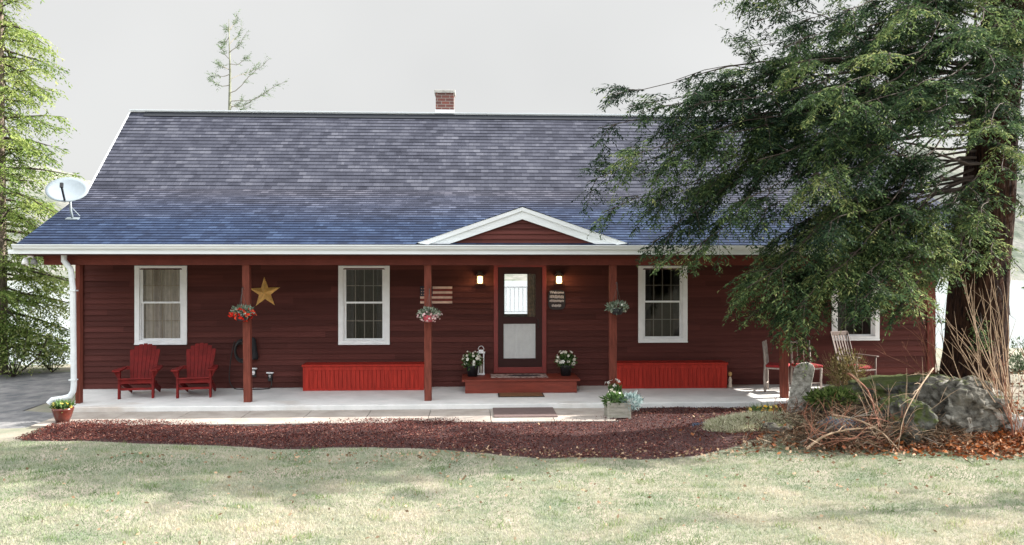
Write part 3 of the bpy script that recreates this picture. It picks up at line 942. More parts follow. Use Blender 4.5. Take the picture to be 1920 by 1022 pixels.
# ------------------------------------------------------------------ adirondack chairs
m_adi = mat('adirondack_red', (0.17, 0.012, 0.011), 0.65, spec=.22, var=.25, scale=6, bump=.001)
def adirondack(x, y, rz, label):
    r = thing('adirondack_chair', label, 'chair', (x, y, 0), rz, 'red adirondack chairs')
    # front is -y
    for s in (-1, 1):
        part('front_leg', MB().box(s*.30-.02, s*.30+.02, -.42, -.33, .002, .53), m_adi, r, bevel=.004)
        part('armrest', MB().add([(s*.26, -.50, .532), (s*.40, -.50, .532), (s*.42, -.38, .532), (s*.36, .22, .532), (s*.29, .22, .532), (s*.26, -.1, .532),
             (s*.26, -.50, .556), (s*.40, -.50, .556), (s*.42, -.38, .556), (s*.36, .22, .556), (s*.29, .22, .556), (s*.26, -.1, .556)],
             [(0, 1, 2, 3, 4, 5), (11, 10, 9, 8, 7, 6)] + [(i, (i+1) % 6, (i+1) % 6+6, i+6) for i in range(6)]), m_adi, r)
        part('side_rail', MB().bar((s*.265, -.40, .33), (s*.265, .46, .05), .024, .11), m_adi, r, bevel=.003)
        part('arm_bracket', MB().prism([(s*.32, .52), (s*.395, .52), (s*.32, .38)], -.39, -.365), m_adi, r)
    mb = MB()
    for k in range(6):
        t = k/5.5
        yy = -.44+t*.52; zz = .385-t*.135
        mb.bar((-.29, yy, zz), (.29, yy, zz), .078, .02, up=Vector((0, .25, 1)))
    part('seat', mb, m_adi, r, bevel=.003)
    mb = MB()
    n = 7; hts = [.735, .805, .845, .86, .845, .805, .735]
    for k in range(n):
        u = (k-3)
        a = Vector((u*.062, .10, .20)); d = Vector((u*.026, .40, .90)).normalized()
        b = a + d*hts[k]
        # rounded top
        mb.bar(a, b-d*.018, .054, .018, up=Vector((0, -1, .4)), w2=.080)
        mb.bar(b-d*.018, b, .080, .018, up=Vector((0, -1, .4)), w2=.064)
    part('backrest', mb, m_adi, r)
    mb = MB(); mb.bar((-.33, .295, .52), (.33, .295, .52), .025, .07); mb.bar((-.25, .425, .80), (.25, .425, .80), .022, .06)
    part('back_brace', mb, m_adi, r, bevel=.003)
    part('front_stretcher', MB().box(-.28, .28, -.41, -.39, .29, .375).box(-.28, .28, -.385, -.365, .16, .205), m_adi, r, bevel=.003)
adirondack(X_(262, 16.0), 16.05, R(10), 'red adirondack chair left of its twin under the curtained window')
adirondack(X_(369, 16.05), 16.1, R(9), 'red adirondack chair right of its twin near the black hose')

# ------------------------------------------------------------------ right hand porch chairs
m_log = mat('weathered_log', (0.34, 0.29, 0.26), .8, var=.25, scale=12, stretch=(3, 3, .5), bump=.004)
m_cush = mat('red_cushion', (0.26, 0.01, 0.012), .85, var=.15)
def logchair(x, y, rz, label):
    r = thing('log_chair', label, 'chair', (x, y, 0), rz, 'log chairs with red seats')
    for sx in (-1, 1):
        part('front_leg', MB().tube([(sx*.21, -.2, .001), (sx*.2, -.2, .25), (sx*.215, -.19, .5)], [.026, .022, .024], 7), m_log, r, smooth=True)
        part('back_post', MB().tube([(sx*.20, .2, .001), (sx*.215, .21, .3), (sx*.2, .2, .6), (sx*.205, .24, 1.02)], [.026, .024, .022, .018], 7), m_log, r, smooth=True)
    part('seat_frame', MB().box(-.22, .22, -.21, .21, .47, .505), m_log, r, bevel=.01)
    part('cushion', MB().box(-.235, .235, -.235, .19, .506, .56), m_cush, r, bevel=.02)
    part('crest_rail', MB().tube([(-.21, .235, .98), (0, .25, 1.0), (.21, .235, .98)], .02, 7), m_log, r, smooth=True)
    part('spindle', MB().tube([(-.07, .2, .5), (-.07, .24, .99)], .011, 6), m_log, r, smooth=True)
    part('spindle', MB().tube([(.07, .2, .5), (.07, .24, .99)], .011, 6), m_log, r, smooth=True)
    part('stretcher', MB().tube([(-.2, -.2, .2), (.2, -.2, .2)], .013, 6), m_log, r, smooth=True)
    part('stretcher', MB().tube([(-.2, .2, .16), (.2, .2, .16)], .013, 6), m_log, r, smooth=True)
logchair(X_(1458, 15.95), 16.0, R(62), 'pale log chair with red seat just left of the porch post')
logchair(X_(1512, 15.95), 15.95, R(8), 'pale log chair with red seat behind the standing stone')

m_rock = mat('grey_rocker_wood', (0.12, 0.085, 0.073), .7, var=.2, scale=8, stretch=(3, 3, .6))
r = thing('rocking_chair', 'weathered wooden rocking chair with red cushion by the rightmost window', 'chair', (X_(1606, 16.2), 16.2, 0), R(24))
for s in (-1, 1):
    part('rocker', MB().tube([(s*.25, y, .03+.16*(y*y)) for y in (-.5, -.3, -.1, .1, .3, .55)], .022, 6), m_rock, r, smooth=True)
    part('front_leg', MB().tube([(s*.27, -.24, .06), (s*.275, -.24, .70)], [.02, .017], 7), m_rock, r, smooth=True)
    part('back_post', MB().tube([(s*.24, .22, .05), (s*.24, .23, .42), (s*.25, .45, 1.16)], [.02, .02, .015], 7), m_rock, r, smooth=True)
    part('armrest', MB().box(s*.27-.04, s*.27+.04, -.30, .27, .68, .705), m_rock, r, bevel=.008)
part('seat', MB().box(-.27, .27, -.26, .24, .40, .43), m_rock, r, bevel=.01)
part('cushion', MB().box(-.22, .22, -.22, .2, .431, .50), m_cush, r, bevel=.025)
mb = MB()
for k in range(6):
    xx = -.19+.076*k
    mb.bar((xx, .24, .43), (xx*1.05, .45, 1.10), .035, .012, up=Vector((0, -1, .3)))
part('back_slats', mb, m_rock, r)
part('crest_rail', MB().bar((-.26, .45, 1.13), (.26, .45, 1.13), .025, .09), m_rock, r, bevel=.01)
part('stretcher', MB().tube([(-.27, -.24, .2), (.27, -.24, .2)], .012, 6), m_rock, r, smooth=True)
part('stretcher', MB().tube([(-.24, .22, .22), (.24, .22, .22)], .012, 6), m_rock, r, smooth=True)

# ------------------------------------------------------------------ wall decorations
# barn star
c = at(496, 549, YW-.05)
mb = MB(); n = 5; ro, ri = .335, .13
pts = []
for k in range(10):
    a = PI/2 + k*PI/5 + R(2)
    rr = ro if k % 2 == 0 else ri
    pts.append((c.x+rr*math.cos(a), YW-.025, c.z+rr*math.sin(a)))
vs = [(c.x, YW-.12, c.z)] + pts
mb.add(vs, [(0, 1+(k+1) % 10, 1+k) for k in range(10)])
mb.add(pts, [tuple(range(10))])
o = part('barn_star', mb, mat('gold_metal', (0.72, 0.42, 0.13), .5, var=.22, scale=9, metal=.15), None, w=True, loc=(c.x, YW-.03, c.z))
tag(o, 'five pointed gold metal barn star hanging on the wall beside a post', 'star')
# wooden flag
fx0, fx1 = X_(788, YW-.03), X_(848, YW-.03)
fz1, fz0 = Z_(818, 537, YW), Z_(818, 569, YW)
fl = thing('wooden_flag', 'rustic wooden stars and stripes flag hanging on the wall behind a post', 'flag', ((fx0+fx1)/2, YW-.03, fz0))
m_fr = mat('flag_red', (.16, .025, .02), .8, var=.2); m_fw = mat('flag_cream', (.62, .42, .34), .8, var=.2); m_fb = mat('flag_navy', (.02, .02, .035), .8)
hs = (fz1-fz0)/7.0
mbw = MB(); mbr = MB()
for k in range(7):
    z0 = fz0 + k*hs
    (mbw if k % 2 == 0 else mbr).box(fx0, fx1, YW-.05, YW-.024, z0+.002, z0+hs-.002)
part('pale_stripes', mbw, m_fw, fl, w=True); part('red_stripes', mbr, m_fr, fl, w=True)
cu = part('canton', MB().box(fx0-.003, fx0+.26, YW-.06, YW-.0505, fz0+hs*3, fz1+.003), m_fb, fl, w=True)
mb = MB()
for i in range(5):
    for j in range(3):
        cx, cz = fx0+.03+i*.05, fz0+hs*3+.04+j*.06
        ps = [(cx+(.016 if q % 2 == 0 else .007)*math.cos(PI/2+q*PI/5), YW-.0615, cz+(.016 if q % 2 == 0 else .007)*math.sin(PI/2+q*PI/5)) for q in range(10)]
        mb.add(ps, [tuple(range(10))])
part('stars', mb, m_fw, fl, w=True)
# welcome sign
wc = at(1044, 562, YW-.03)
sg = thing('welcome_sign', 'small dark round-cornered sign with white lettering under the right lantern', 'sign', (wc.x, YW-.03, wc.z))
ps = []
for k in range(28):
    a = 2*PI*k/28
    sx = math.copysign(abs(math.cos(a))**.55, math.cos(a)); sz = math.copysign(abs(math.sin(a))**.55, math.sin(a))
    ps.append((wc.x+.185*sx, wc.z+.215*sz))
part('board', MB().prism(ps, YW-.045, YW-.024), mat('sign_dark', (.02, .012, .014), .6), sg, w=True)
m_let = mat('sign_white', (.80, .74, .74), .7)
cu = bpy.data.curves.new('word', 'FONT'); cu.body = 'Welcome'; cu.size = .075; cu.align_x = 'CENTER'; cu.align_y = 'CENTER'; cu.extrude = .001
cu.offset = .0018
to = bpy.data.objects.new('word', cu); COL.objects.link(to)
dg = bpy.context.evaluated_depsgraph_get(); dg.update()
me = bpy.data.meshes.new_from_object(to.evaluated_get(dg)); me.name = 'lettering'
bpy.data.objects.remove(to)
me.materials.clear(); me.materials.append(m_let)
lo = bpy.data.objects.new('lettering', me); COL.objects.link(lo); lo.parent = sg
lo.rotation_euler = (PI/2, 0, 0); lo.location = (-.0, -.018, .155)
# three more lines, illegible in the photo: runs of small brush strokes
mb = MB(); rr = random.Random(3)
for (zc, hh, wd_) in ((.065, .075, .30), (-.025, .055, .31), (-.125, .06, .21)):
    x = -wd_/2
    while x < wd_/2-.012:
        w_ = rr.uniform(.010, .018)
        mb.box(wc.x+x, wc.x+x+w_*.6, YW-.0475, YW-.046, wc.z+zc-hh*.5*rr.uniform(.6, 1), wc.z+zc+hh*.5*rr.uniform(.5, 1))
        if rr.random() < .7: 
            zq = wc.z+zc+hh*rr.uniform(-.4, .4); mb.box(wc.x+x, wc.x+x+w_, YW-.0478, YW-.0462, zq, zq+.010)
        x += w_+.006
part('brush_lettering', mb, m_let, sg, w=True)

# lanterns
m_glow = mat('lamp_glow', (1, .8, .5), .5, emit=((1.0, .66, .26), 2.2))
m_bronze = mat('bronze_metal', (.045, .028, .02), .45, metal=.3)
def sconce(px, label):
    p = at(px, 524, YW-.12)
    r = thing('wall_lantern', label, 'lantern', (p.x, YW-.025, p.z-.12), 0, 'wall lanterns beside the door')
    x, z = 0, .12
    part('back_plate', MB().box(-.05, .05, -.018, .0, 0.02, .30), m_bronze, r, bevel=.004)
    part('arm', MB().tube([(0, -.01, .27), (0, -.06, .30), (0, -.1, .285)], .009, 6), m_bronze, r)
    mb = MB(); w_ = .068
    for sx in (-1, 1):
        for sy in (-1, 1): mb.box(sx*w_-.006, sx*w_+.006, -.10+sy*w_-.006, -.10+sy*w_+.006, .04, .20)
    mb.box(-w_-.01, w_+.01, -.10-w_-.01, -.10+w_+.01, .025, .04)
    part('cage', mb, m_bronze, r)
    part('lamp_roof', MB().add([(-.1, -.2, .201), (.1, -.2, .201), (.1, -.0, .201), (-.1, -.0, .201), (-.03, -.13, .262), (.03, -.13, .262), (.03, -.07, .262), (-.03, -.07, .262)],
         [(3, 2, 1, 0), (4, 5, 6, 7), (0, 1, 5, 4), (1, 2, 6, 5), (2, 3, 7, 6), (3, 0, 4, 7)]), mat('lamp_roof_metal', (.30, .26, .24), .4, metal=.4), r)
    part('lamp_glass', MB().box(-.045, .045, -.145, -.055, .042, .185), m_glow, r)
    ld = bpy.data.lights.new('lantern_light', 'POINT'); ld.energy = 2.2; ld.color = (1, .62, .28); ld.shadow_soft_size = .05
    lo = bpy.data.objects.new('lantern_light', ld); COL.objects.link(lo); lo.parent = r; lo.location = (0, -.22, .10)
sconce(900, 'lit bronze wall lantern on the left side of the door')
sconce(1048, 'lit bronze wall lantern on the right side of the door above the sign')

# hose on hanger
hc = at(452, 655, YW-.12)
hs_ = thing('garden_hose', 'black garden hose coiled on a wall hanger behind the second post', 'hose', (hc.x, YW-.03, .003))
m_hose = mat('black_rubber', (.012, .012, .013), .45)
mb = MB()
for k in range(6):
    ro_ = .17+.012*(k % 3); cy = YW-.06-.028*k
    pts = [(hc.x+ro_*.8*math.sin(a)+.01*k, cy, hc.z-.02+ro_*1.15*math.cos(a)-.02*(k % 2)) for a in [2*PI*j/24 for j in range(25)]]
    mb.tube(pts, .015, 6)
part('coil', mb, m_hose, hs_, w=True, smooth=True)
pts = [at(440, 640, YW-.14), at(434, 665, YW-.14), at(430, 700, YW-.14), at(431, 716, YW-.14), (X_(440, 16.8), 16.8, .016), (X_(462, 16.7), 16.7, .016), (X_(495, 16.72), 16.72, .016), (X_(508, 16.9), 16.9, .03), at(509, 705, YW-.06)]
mb = MB()
def smoothpts(P, n=5):
    P = [Vector(p) for p in P]; out_ = []
    for i in range(len(P)-1):
        p0 = P[max(i-1, 0)]; p1 = P[i]; p2 = P[i+1]; p3 = P[min(i+2, len(P)-1)]
        for k in range(n):
            t = k/n
            out_.append(0.5*((2*p1)+(p2-p0)*t+(2*p0-5*p1+4*p2-p3)*t*t+(3*p1-p0-3*p2+p3)*t**3))
    out_.append(P[-1]); return out_
mb.tube(smoothpts(pts), .011, 6)
part('hose_tail', mb, m_hose, hs_, w=True, smooth=True)
part('hanger', MB().box(hc.x-.05, hc.x+.05, YW-.10, YW-.024, hc.z+.10, hc.z+.20).tube([(hc.x+.0, YW-.05, hc.z+.15), (hc.x+.03, YW-.22, hc.z+.17)], .012, 6), m_black, hs_, w=True)
c_ = at(479, 652, YW-.1)
# black cover hanging right of the post
o = part('black_bag', MB().lathe((c_.x-.05, YW-.09, c_.z-.24), [(.0, 0), (.10, .0), (.105, .06), (.075, .22), (.05, .42), (.02, .45), (0, .45)], 14), mat('black_fabric', (.010, .011, .014), .8, var=.3, bump=.01), None, w=True, smooth=True, loc=(c_.x-.05, YW-.09, c_.z-.24))
tag(o, 'black cone shaped cloth bag hanging on the wall right of the hose', 'bag')
# outdoor outlets
for i, (px, py, lab) in enumerate(((476, 694, 'white wall outlet with a round white plug-in sensor close to the post'), (507, 702, 'lower white wall outlet with a small grey plug right of the other'))):
    p = at(px, py, YW-.03)
    r = thing('wall_outlet', lab, 'outlet', (p.x, YW-.024, p.z-.1), 0, 'wall outlets')
    part('cover_lid', MB().box(-.07, .07, -.075, .0, .125, .15), m_white, r, bevel=.004)
    part('plug', MB().lathe((0, -.05, .0 if i == 0 else .03), [(0, 0), (.028, .01), (.038, .05), (.03, .085), (0, .095)] if i == 0 else [(0, 0), (.015, .0), (.028, .06), (0, .07)], 10), m_white if i == 0 else mat('grey_plug', (.4, .38, .38), .5), r, smooth=True)
    part('box', MB().box(-.045, .045, -.03, .0, -.04, .124), m_black, r)

# dish on roof
m_dish = mat('dish_grey', (.20, .24, .27), .4, var=.05)
yb_ = 15.85; p = at(136, 411, yb_)
pzr = EZ+(yb_-EY)*(BZ-EZ)/(BY-EY)+.012
ds_ = thing('satellite_dish', 'grey satellite dish on a bent mast at the left end of the roof', 'satellite dish', (p.x, yb_, pzr))
hd = at(126, 355, yb_-.1)
rel = hd - Vector((p.x, yb_, pzr))
part('mast', MB().tube([(0, 0, .01), (-.03, -.01, .16), (rel.x+.02, rel.y+.06, rel.z-.08)], .024, 8), m_dish, ds_, smooth=True)
part('foot', MB().box(-.12, .12, -.05, .05, -.04, .012, Matrix.Rotation(math.atan2(BZ-EZ, BY-EY), 4, 'X')).tube([(.09, .1, .06), (-.02, 0, .22)], .01, 6), m_dish, ds_)
mb = MB(); n = 28
Md = Matrix.Translation(rel) @ Matrix.Rotation(R(14), 4, 'Z') @ Matrix.Rotation(R(50), 4, 'X')
vs = [Md @ Vector((0, 0, -.055))]; fs = []
rings = 5
for i in range(1, rings+1):
    for k in range(n):
        a = 2*PI*k/n; u = i/rings
        vs.append(Md @ Vector((.375*u*math.cos(a), .33*u*math.sin(a), -.055+.06*u*u)))
for k in range(n): fs.append((0, 1+k, 1+(k+1) % n))
for i in range(rings-1):
    for k in range(n):
        a = 1+i*n+k; b = 1+i*n+(k+1) % n
        fs.append((a, a+n, b+n, b))
mb.add(vs, fs)
o = part('reflector', mb, m_dish, ds_, smooth=True)
sm = o.modifiers.new('thick', 'SOLIDIFY'); sm.thickness = .012
part('feed_arm', MB().bar(Md @ Vector((0, -.30, -.03)), Md @ Vector((0, -.27, .34)), .03, .04).bar(Md @ Vector((0, -.29, .33)), Md @ Vector((0, -.21, .37)), .055, .05), m_black, ds_)

# ------------------------------------------------------------------ plants
def clump_leaves(c, rad, n, L, Wd, up=.4, shell=.5):
    c = np.array(c, float); rad = np.array(rad, float)
    u = rand_unit(n); r_ = (shell + (1-shell)*rng.random(n))[:, None]
    P = c + u*rad*r_
    D = nrm(u + rng.normal(size=(n, 3))*.6 + np.array([0, 0, up]))
    S = nrm(np.cross(D, rand_unit(n)))
    return leaf_quads(P, D, S, L*rng.uniform(.6, 1.3, n), Wd*rng.uniform(.6, 1.3, n))
def addleaf(name, VQ, m, root, loc=None, r_=None):
    V, Q = VQ
    rn = rng.random(len(Q)) if r_ is None else r_
    return npmesh(name, V, Q, m, root=root, loc=tuple(rootloc(root)) if loc is None else loc, rnd=rn)
def blossoms(c, rad, n, size, petals=5, front=False):
    "each flower: ring of petals"
    c = np.array(c, float); rad = np.array(rad, float)
    u = rand_unit(n)
    if front: u[:, 1] = -abs(u[:, 1]); u[:, 2] = abs(u[:, 2])*.9-.2; u = nrm(u)
    C = c+u*rad*rng.uniform(.75, 1.08, n)[:, None]
    nn = nrm(u+rng.normal(size=(n, 3))*.4+np.array([0, -.3, .2]))
    a = nrm(np.cross(nn, rand_unit(n))); b = np.cross(nn, a)
    Ps = []; Ds = []; Ss = []
    for k in range(petals):
        t = 2*PI*k/petals
        d = nrm(a*math.cos(t)+b*math.sin(t)+nn*.35)
        Ps.append(C); Ds.append(d); Ss.append(nrm(np.cross(d, nn)))
    P = np.concatenate(Ps); D = np.concatenate(Ds); S = np.concatenate(Ss)
    sz = np.tile(size*rng.uniform(.7, 1.25, n), petals)
    V, Q = leaf_quads(P, D, S, sz, sz*.8, mid=.6)
    return V, Q, np.tile(rng.random(n), petals)
L_green = leafmat('leaf_green', [(0, (.03, .07, .02)), (.6, (.09, .17, .05)), (1, (.20, .30, .12))])
L_sage = leafmat('leaf_sage', [(0, (.10, .15, .10)), (.6, (.25, .32, .24)), (1, (.5, .56, .46))])
L_dusty = leafmat('leaf_dusty', [(0, (.14, .22, .22)), (1, (.42, .52, .52))])
L_red = leafmat('petal_red', [(0, (.42, .01, .008)), (.7, (.70, .03, .015)), (1, (.80, .18, .08))], translucent=.2)
L_white = leafmat('petal_white', [(0, (.62, .60, .50)), (1, (.88, .88, .82))], translucent=.2)
L_pink = leafmat('petal_pale_pink', [(0, (.60, .34, .36)), (1, (.82, .66, .66))], translucent=.2)
L_yel = leafmat('petal_yellow', [(0, (.75, .45, .04)), (1, (.85, .72, .25))], translucent=.2)
m_potblk = mat('black_pot', (.012, .013, .016), .5)
m_wire = mat('hanger_wire', (.10, .10, .10), .4, metal=.5)

def hanging_basket(px, py, label, kind):
    p = at(px, py, YP-.14)
    topz = 2.42
    r = thing('hanging_basket', label, 'hanging basket', (p.x, p.y, p.z-.13), 0, 'hanging baskets on the porch posts')
    bot = p.z-.13
    xc = p.x
    part('pot', MB().lathe((0, 0, 0), [(0, 0), (.07, .0), (.10, .03), (.13, .12), (.125, .12), (0, .11)], 18), m_potblk if kind != 'pale' else mat('pink_pot', (.50, .06, .09), .5), r, smooth=True)
    mb = MB()
    for k in range(3):
        a = 2*PI*k/3+.5
        mb.tube([(.125*math.cos(a), .125*math.sin(a), .12), (0, 0, .52)], .003, 4)
    mb.tube([(0, 0, .52), (0, 0, .60), (0, .03, .615), (0, .1, .60), (0, .139, .57)], .006, 5)
    part('hanger', mb, m_wire, r)
    if kind == 'red':
        addleaf('foliage', clump_leaves((p.x, p.y, p.z+.03), (.2, .15, .10), 420, .07, .03), L_sage, r)
        V, Q, q = blossoms((p.x, p.y, p.z-.01), (.23, .17, .12), 90, .03)
        npmesh('flowers', V, Q, L_red, root=r, loc=tuple(rootloc(r)), rnd=q)
    elif kind == 'pale':
        addleaf('foliage', clump_leaves((p.x, p.y, p.z+.02), (.2, .16, .10), 460, .06, .025), L_sage, r)
        V, Q, q = blossoms((p.x, p.y, p.z-.02), (.23, .17, .11), 70, .024)
        npmesh('flowers', V, Q, L_pink, root=r, loc=tuple(rootloc(r)), rnd=q)
    else:
        addleaf('foliage', clump_leaves((p.x, p.y, p.z+.01), (.2, .16, .10), 420, .07, .022), L_sage, r)
        V, Q, q = blossoms((p.x+.05, p.y, p.z+.0), (.18, .15, .10), 24, .022)
        npmesh('flowers', V, Q, L_white, root=r, loc=tuple(rootloc(r)), rnd=q)
hanging_basket(454, 588, 'hanging basket of bright red flowers on the post beside the gold star', 'red')
hanging_basket(805, 590, 'hanging basket with pale pink flowers in front of the wooden flag', 'pale')
hanging_basket(1157, 577, 'hanging basket of grey green foliage on the post left of a window', 'green')

def white_pot(px, label):
    y = 16.55; x = X_(px, y)
    r = thing('potted_white_flowers', label, 'flower pot', (x, y, .276), 0, 'black pots of white flowers')
    part('pot', MB().lathe((0, 0, .0), [(0, 0), (.10, 0), (.125, .2), (.135, .22), (.12, .22), (0, .19)], 20), m_potblk, r, smooth=True)
    addleaf('foliage', clump_leaves((x, y, .276+.30), (.17, .15, .13), 420, .10, .035), L_green, r)
    V, Q, q = blossoms((x, y-.02, .276+.36), (.19, .17, .18), 55, .036)
    npmesh('flowers', V, Q, L_white, root=r, loc=tuple(rootloc(r)), rnd=q)
white_pot(886, 'black pot of white flowers on the left end of the red step by the lantern')
white_pot(1061, 'black pot of white flowers on the right end of the red step')
# white candle lantern
x = X_(902, 16.78)
r = thing('candle_lantern', 'white framed candle lantern standing behind the left white flowers', 'lantern', (x, 16.8, .276))
mb = MB()
for sx in (-1, 1):
    for sy in (-1, 1): mb.box(sx*.055-.012, sx*.055+.012, sy*.055-.012, sy*.055+.012, .03, .45)
mb.box(-.075, .075, -.075, .075, .001, .03); mb.box(-.085, .085, -.085, .085, .45, .48); mb.box(-.05, .05, -.05, .05, .481, .52)
part('frame', mb, m_white, r, bevel=.004)
part('candle', MB().lathe((0, 0, .031), [(0, 0), (.03, 0), (.03, .18), (0, .18)], 14), mat('candle_wax', (.7, .66, .58), .5), r, smooth=True)
part('handle', MB().tube([(.06*math.cos(a), 0, .52+.08*math.sin(a)) for a in [PI*k/8 for k in range(9)]], .005, 5), m_white, r)

# spiky foliage (tulip / daffodil leaves)
def spikes(cx, cy, z0, rad, n, h, wd, spread=.35):
    a = rng.random(n)*2*PI; rr = rad*np.sqrt(rng.random(n))
    P = np.stack([cx+rr*np.cos(a), cy+rr*np.sin(a), np.full(n, z0)], 1)
    D = nrm(np.stack([np.cos(a)*spread*rng.random(n), np.sin(a)*spread*rng.random(n), np.ones(n)], 1))
    S = nrm(np.cross(D, rand_unit(n)))
    return leaf_quads(P, D, S, h*rng.uniform(.6, 1.1, n), wd*rng.uniform(.7, 1.2, n), mid=.4)
# daffodil pot at left
gx, gy = gpt(118, 791, -.09)
r = thing('daffodil_pot', 'dark red ceramic pot of yellow daffodils at the foot of the downspout', 'flower pot', (gx, gy, -.09))
part('pot', MB().lathe((0, 0, 0), [(0, 0), (.10, 0), (.13, .08), (.165, .2), (.17, .24), (.15, .24), (0, .21)], 22), mat('wine_glaze', (.10, .022, .015), .25, var=.3), r, smooth=True)
addleaf('leaves', spikes(gx, gy, .12, .11, 120, .2, .018, .9), L_green, r)
addleaf('foliage', clump_leaves((gx, gy, .17), (.16, .15, .07), 200, .07, .03), L_green, r)
V, Q, q = blossoms((gx, gy-.03, .16), (.17, .14, .1), 22, .03)
npmesh('flowers', V, Q, L_yel, root=r, loc=tuple(rootloc(r)), rnd=q)
# wooden planter by the third post
m_planter = mat('weathered_planter', (.26, .26, .21), .85, col2=(.42, .40, .35), scale=7, stretch=(.8, .8, 3), bump=.003)
gx, gy = gpt(1161, 785, -.09); gx2 = gpt(1140, 785, -.09)[0]
hw = gx-gx2
r = thing('wooden_planter', 'weathered square wooden planter of spring flowers at the mulch edge', 'planter', (gx, gy+.17, -.1))
mb = MB()
for k in range(3):
    z0 = .02+k*.088
    mb.box(-hw+.03, hw-.03, -.17, -.15, z0, z0+.083); mb.box(-hw+.03, hw-.03, .15, .17, z0, z0+.083)
    mb.box(-hw+.01, -hw+.03, -.15, .15, z0, z0+.083); mb.box(hw-.03, hw-.01, -.15, .15, z0, z0+.083)
part('panel', mb, m_planter, r, bevel=.003)
for sx in (-1, 1):
    for sy in (-1, 1): part('corner_post', MB().box(sx*(hw-.012)-.022, sx*(hw-.012)+.022, sy*.165-.022, sy*.165+.022, .0, .305), m_planter, r, bevel=.004)
part('soil', MB().box(-hw+.031, hw-.031, -.149, .149, .0, .24), mat('soil', (.03, .02, .015), .95), r)
addleaf('foliage', clump_leaves((gx-.05, gy+.15, .2), (.2, .16, .10), 420, .09, .03), L_green, r)
addleaf('silver_foliage', clump_leaves((gx+.22, gy+.10, .19), (.18, .13, .12), 380, .09, .025), L_dusty, r)
V, Q, q = blossoms((gx-.05, gy+.15, .30), (.14, .12, .09), 14, .033)
npmesh('flowers', V, Q, L_white, root=r, loc=tuple(rootloc(r)), rnd=q)
# tulip pot behind
y = 14.95; x = X_(1152, y)
r = thing('tulip_pot', 'dark pot of white and orange tulips standing on the slab by the third post', 'flower pot', (x, y, .001))
part('pot', MB().lathe((0, 0, 0), [(0, 0), (.1, 0), (.125, .17), (.11, .17), (0, .15)], 18), m_potblk, r, smooth=True)
addleaf('leaves', spikes(x, y, .14, .10, 150, .2, .028, .5), L_green, r)
V, Q, q = blossoms((x, y, .33), (.16, .08, .08), 12, .035, petals=4)
npmesh('flowers', V, Q, leafmat('petal_peach', [(0, (.8, .8, .74)), (.6, (.8, .75, .7)), (1, (.8, .35, .15))], translucent=.2), root=r, loc=tuple(rootloc(r)), rnd=q)
# small ornament at the end of the right bench
x = X_(1369, 16.55)
r = thing('garden_figurine', 'small pale figurine standing at the end of the right bench', 'figurine', (x, 16.55, .001))
part('body', MB().lathe((0, 0, 0), [(0, 0), (.05, 0), (.045, .04), (.03, .1), (.04, .16), (.03, .2), (.012, .23), (0, .235)], 14), mat('figurine_stone', (.55, .46, .38), .7, var=.2), r, smooth=True)
part('head', MB().lathe((0, 0, .235), [(0, 0), (.03, .015), (.04, .05), (.032, .085), (0, .1)], 14), mat('figurine_ochre', (.45, .28, .10), .7), r, smooth=True)

# ------------------------------------------------------------------ floodlight at the left eave
p = at(56, 484, EY+.12)
r = thing('flood_light', 'twin white flood lamp fixed under the left end of the eave', 'flood light', (p.x, EY+.15, 2.73))
part('mount', MB().lathe((0, 0, -.03), [(0, 0), (.05, 0), (.05, .024), (0, .024)], 14), m_white, r)
part('lamp_head', MB().lathe((-.10, 0, -.16), [(0, 0), (.06, .0), (.05, .06), (.025, .11), (0, .12)], 14), m_white, r, smooth=True)
part('lamp_head', MB().lathe((.06, 0, -.16), [(0, 0), (.06, .0), (.05, .06), (.025, .11), (0, .12)], 14), mat('grey_lamp', (.2, .2, .2), .5), r, smooth=True)
part('swivel', MB().tube([(-.1, 0, -.05), (0, 0, -.02), (.06, 0, -.05)], .01, 6), m_white, r)

# ------------------------------------------------------------------ conifers
class Foliage:
    def __init__(s): s.P = []; s.D = []; s.L = []; s.n = []; s.tw = []
    def twigs(s, P0, D0, Ln, droop, step=.04, leaf=(.05, .10), shade=None, wd=.3):
        """P0,D0 (n,3), Ln (n): leafy twigs"""
        n = len(P0)
        cnt = np.maximum((Ln/step).astype(int), 2)
        idx = np.repeat(np.arange(n), cnt)
        off = np.concatenate([np.arange(c) for c in cnt])
        sfrac = (off+.5)/cnt[idx]
        sd = sfrac*Ln[idx]
        drop = droop[idx]*(sd**2)
        P = P0[idx]+D0[idx]*sd[:, None]; P[:, 2] -= drop
        T = D0[idx].copy(); T[:, 2] -= 2*droop[idx]*sd; T = nrm(T)
        up = np.tile([0., 0., 1.], (len(idx), 1)); Sd = nrm(np.cross(T, up)+1e-6)
        sg = np.where(off % 2 == 0, 1., -1.)[:, None]
        D = nrm(T*.8 + Sd*sg*.75 + rng.normal(size=T.shape)*.22 + np.array([0, 0, -.12]))
        L = rng.uniform(leaf[0], leaf[1], len(idx))*(1.15-.6*sfrac)
        s.P.append(P); s.D.append(D); s.L.append(L)
        sh = rng.random(n) if shade is None else shade
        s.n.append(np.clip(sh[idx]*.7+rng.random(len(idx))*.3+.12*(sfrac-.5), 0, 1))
    def build(s, name, m, root, wd=.24):
        P = np.concatenate(s.P); D = np.concatenate(s.D); L = np.concatenate(s.L); q = np.concatenate(s.n)
        S = nrm(np.cross(D, nrm(np.array([0, 0, 1.])+rng.normal(size=D.shape)*.5)))
        V, Q = leaf_quads(P, D, S, L, np.maximum(L*wd, .012), mid=.4)
        return npmesh(name, V, Q, m, root=root, loc=tuple(rootloc(root)), rnd=q)

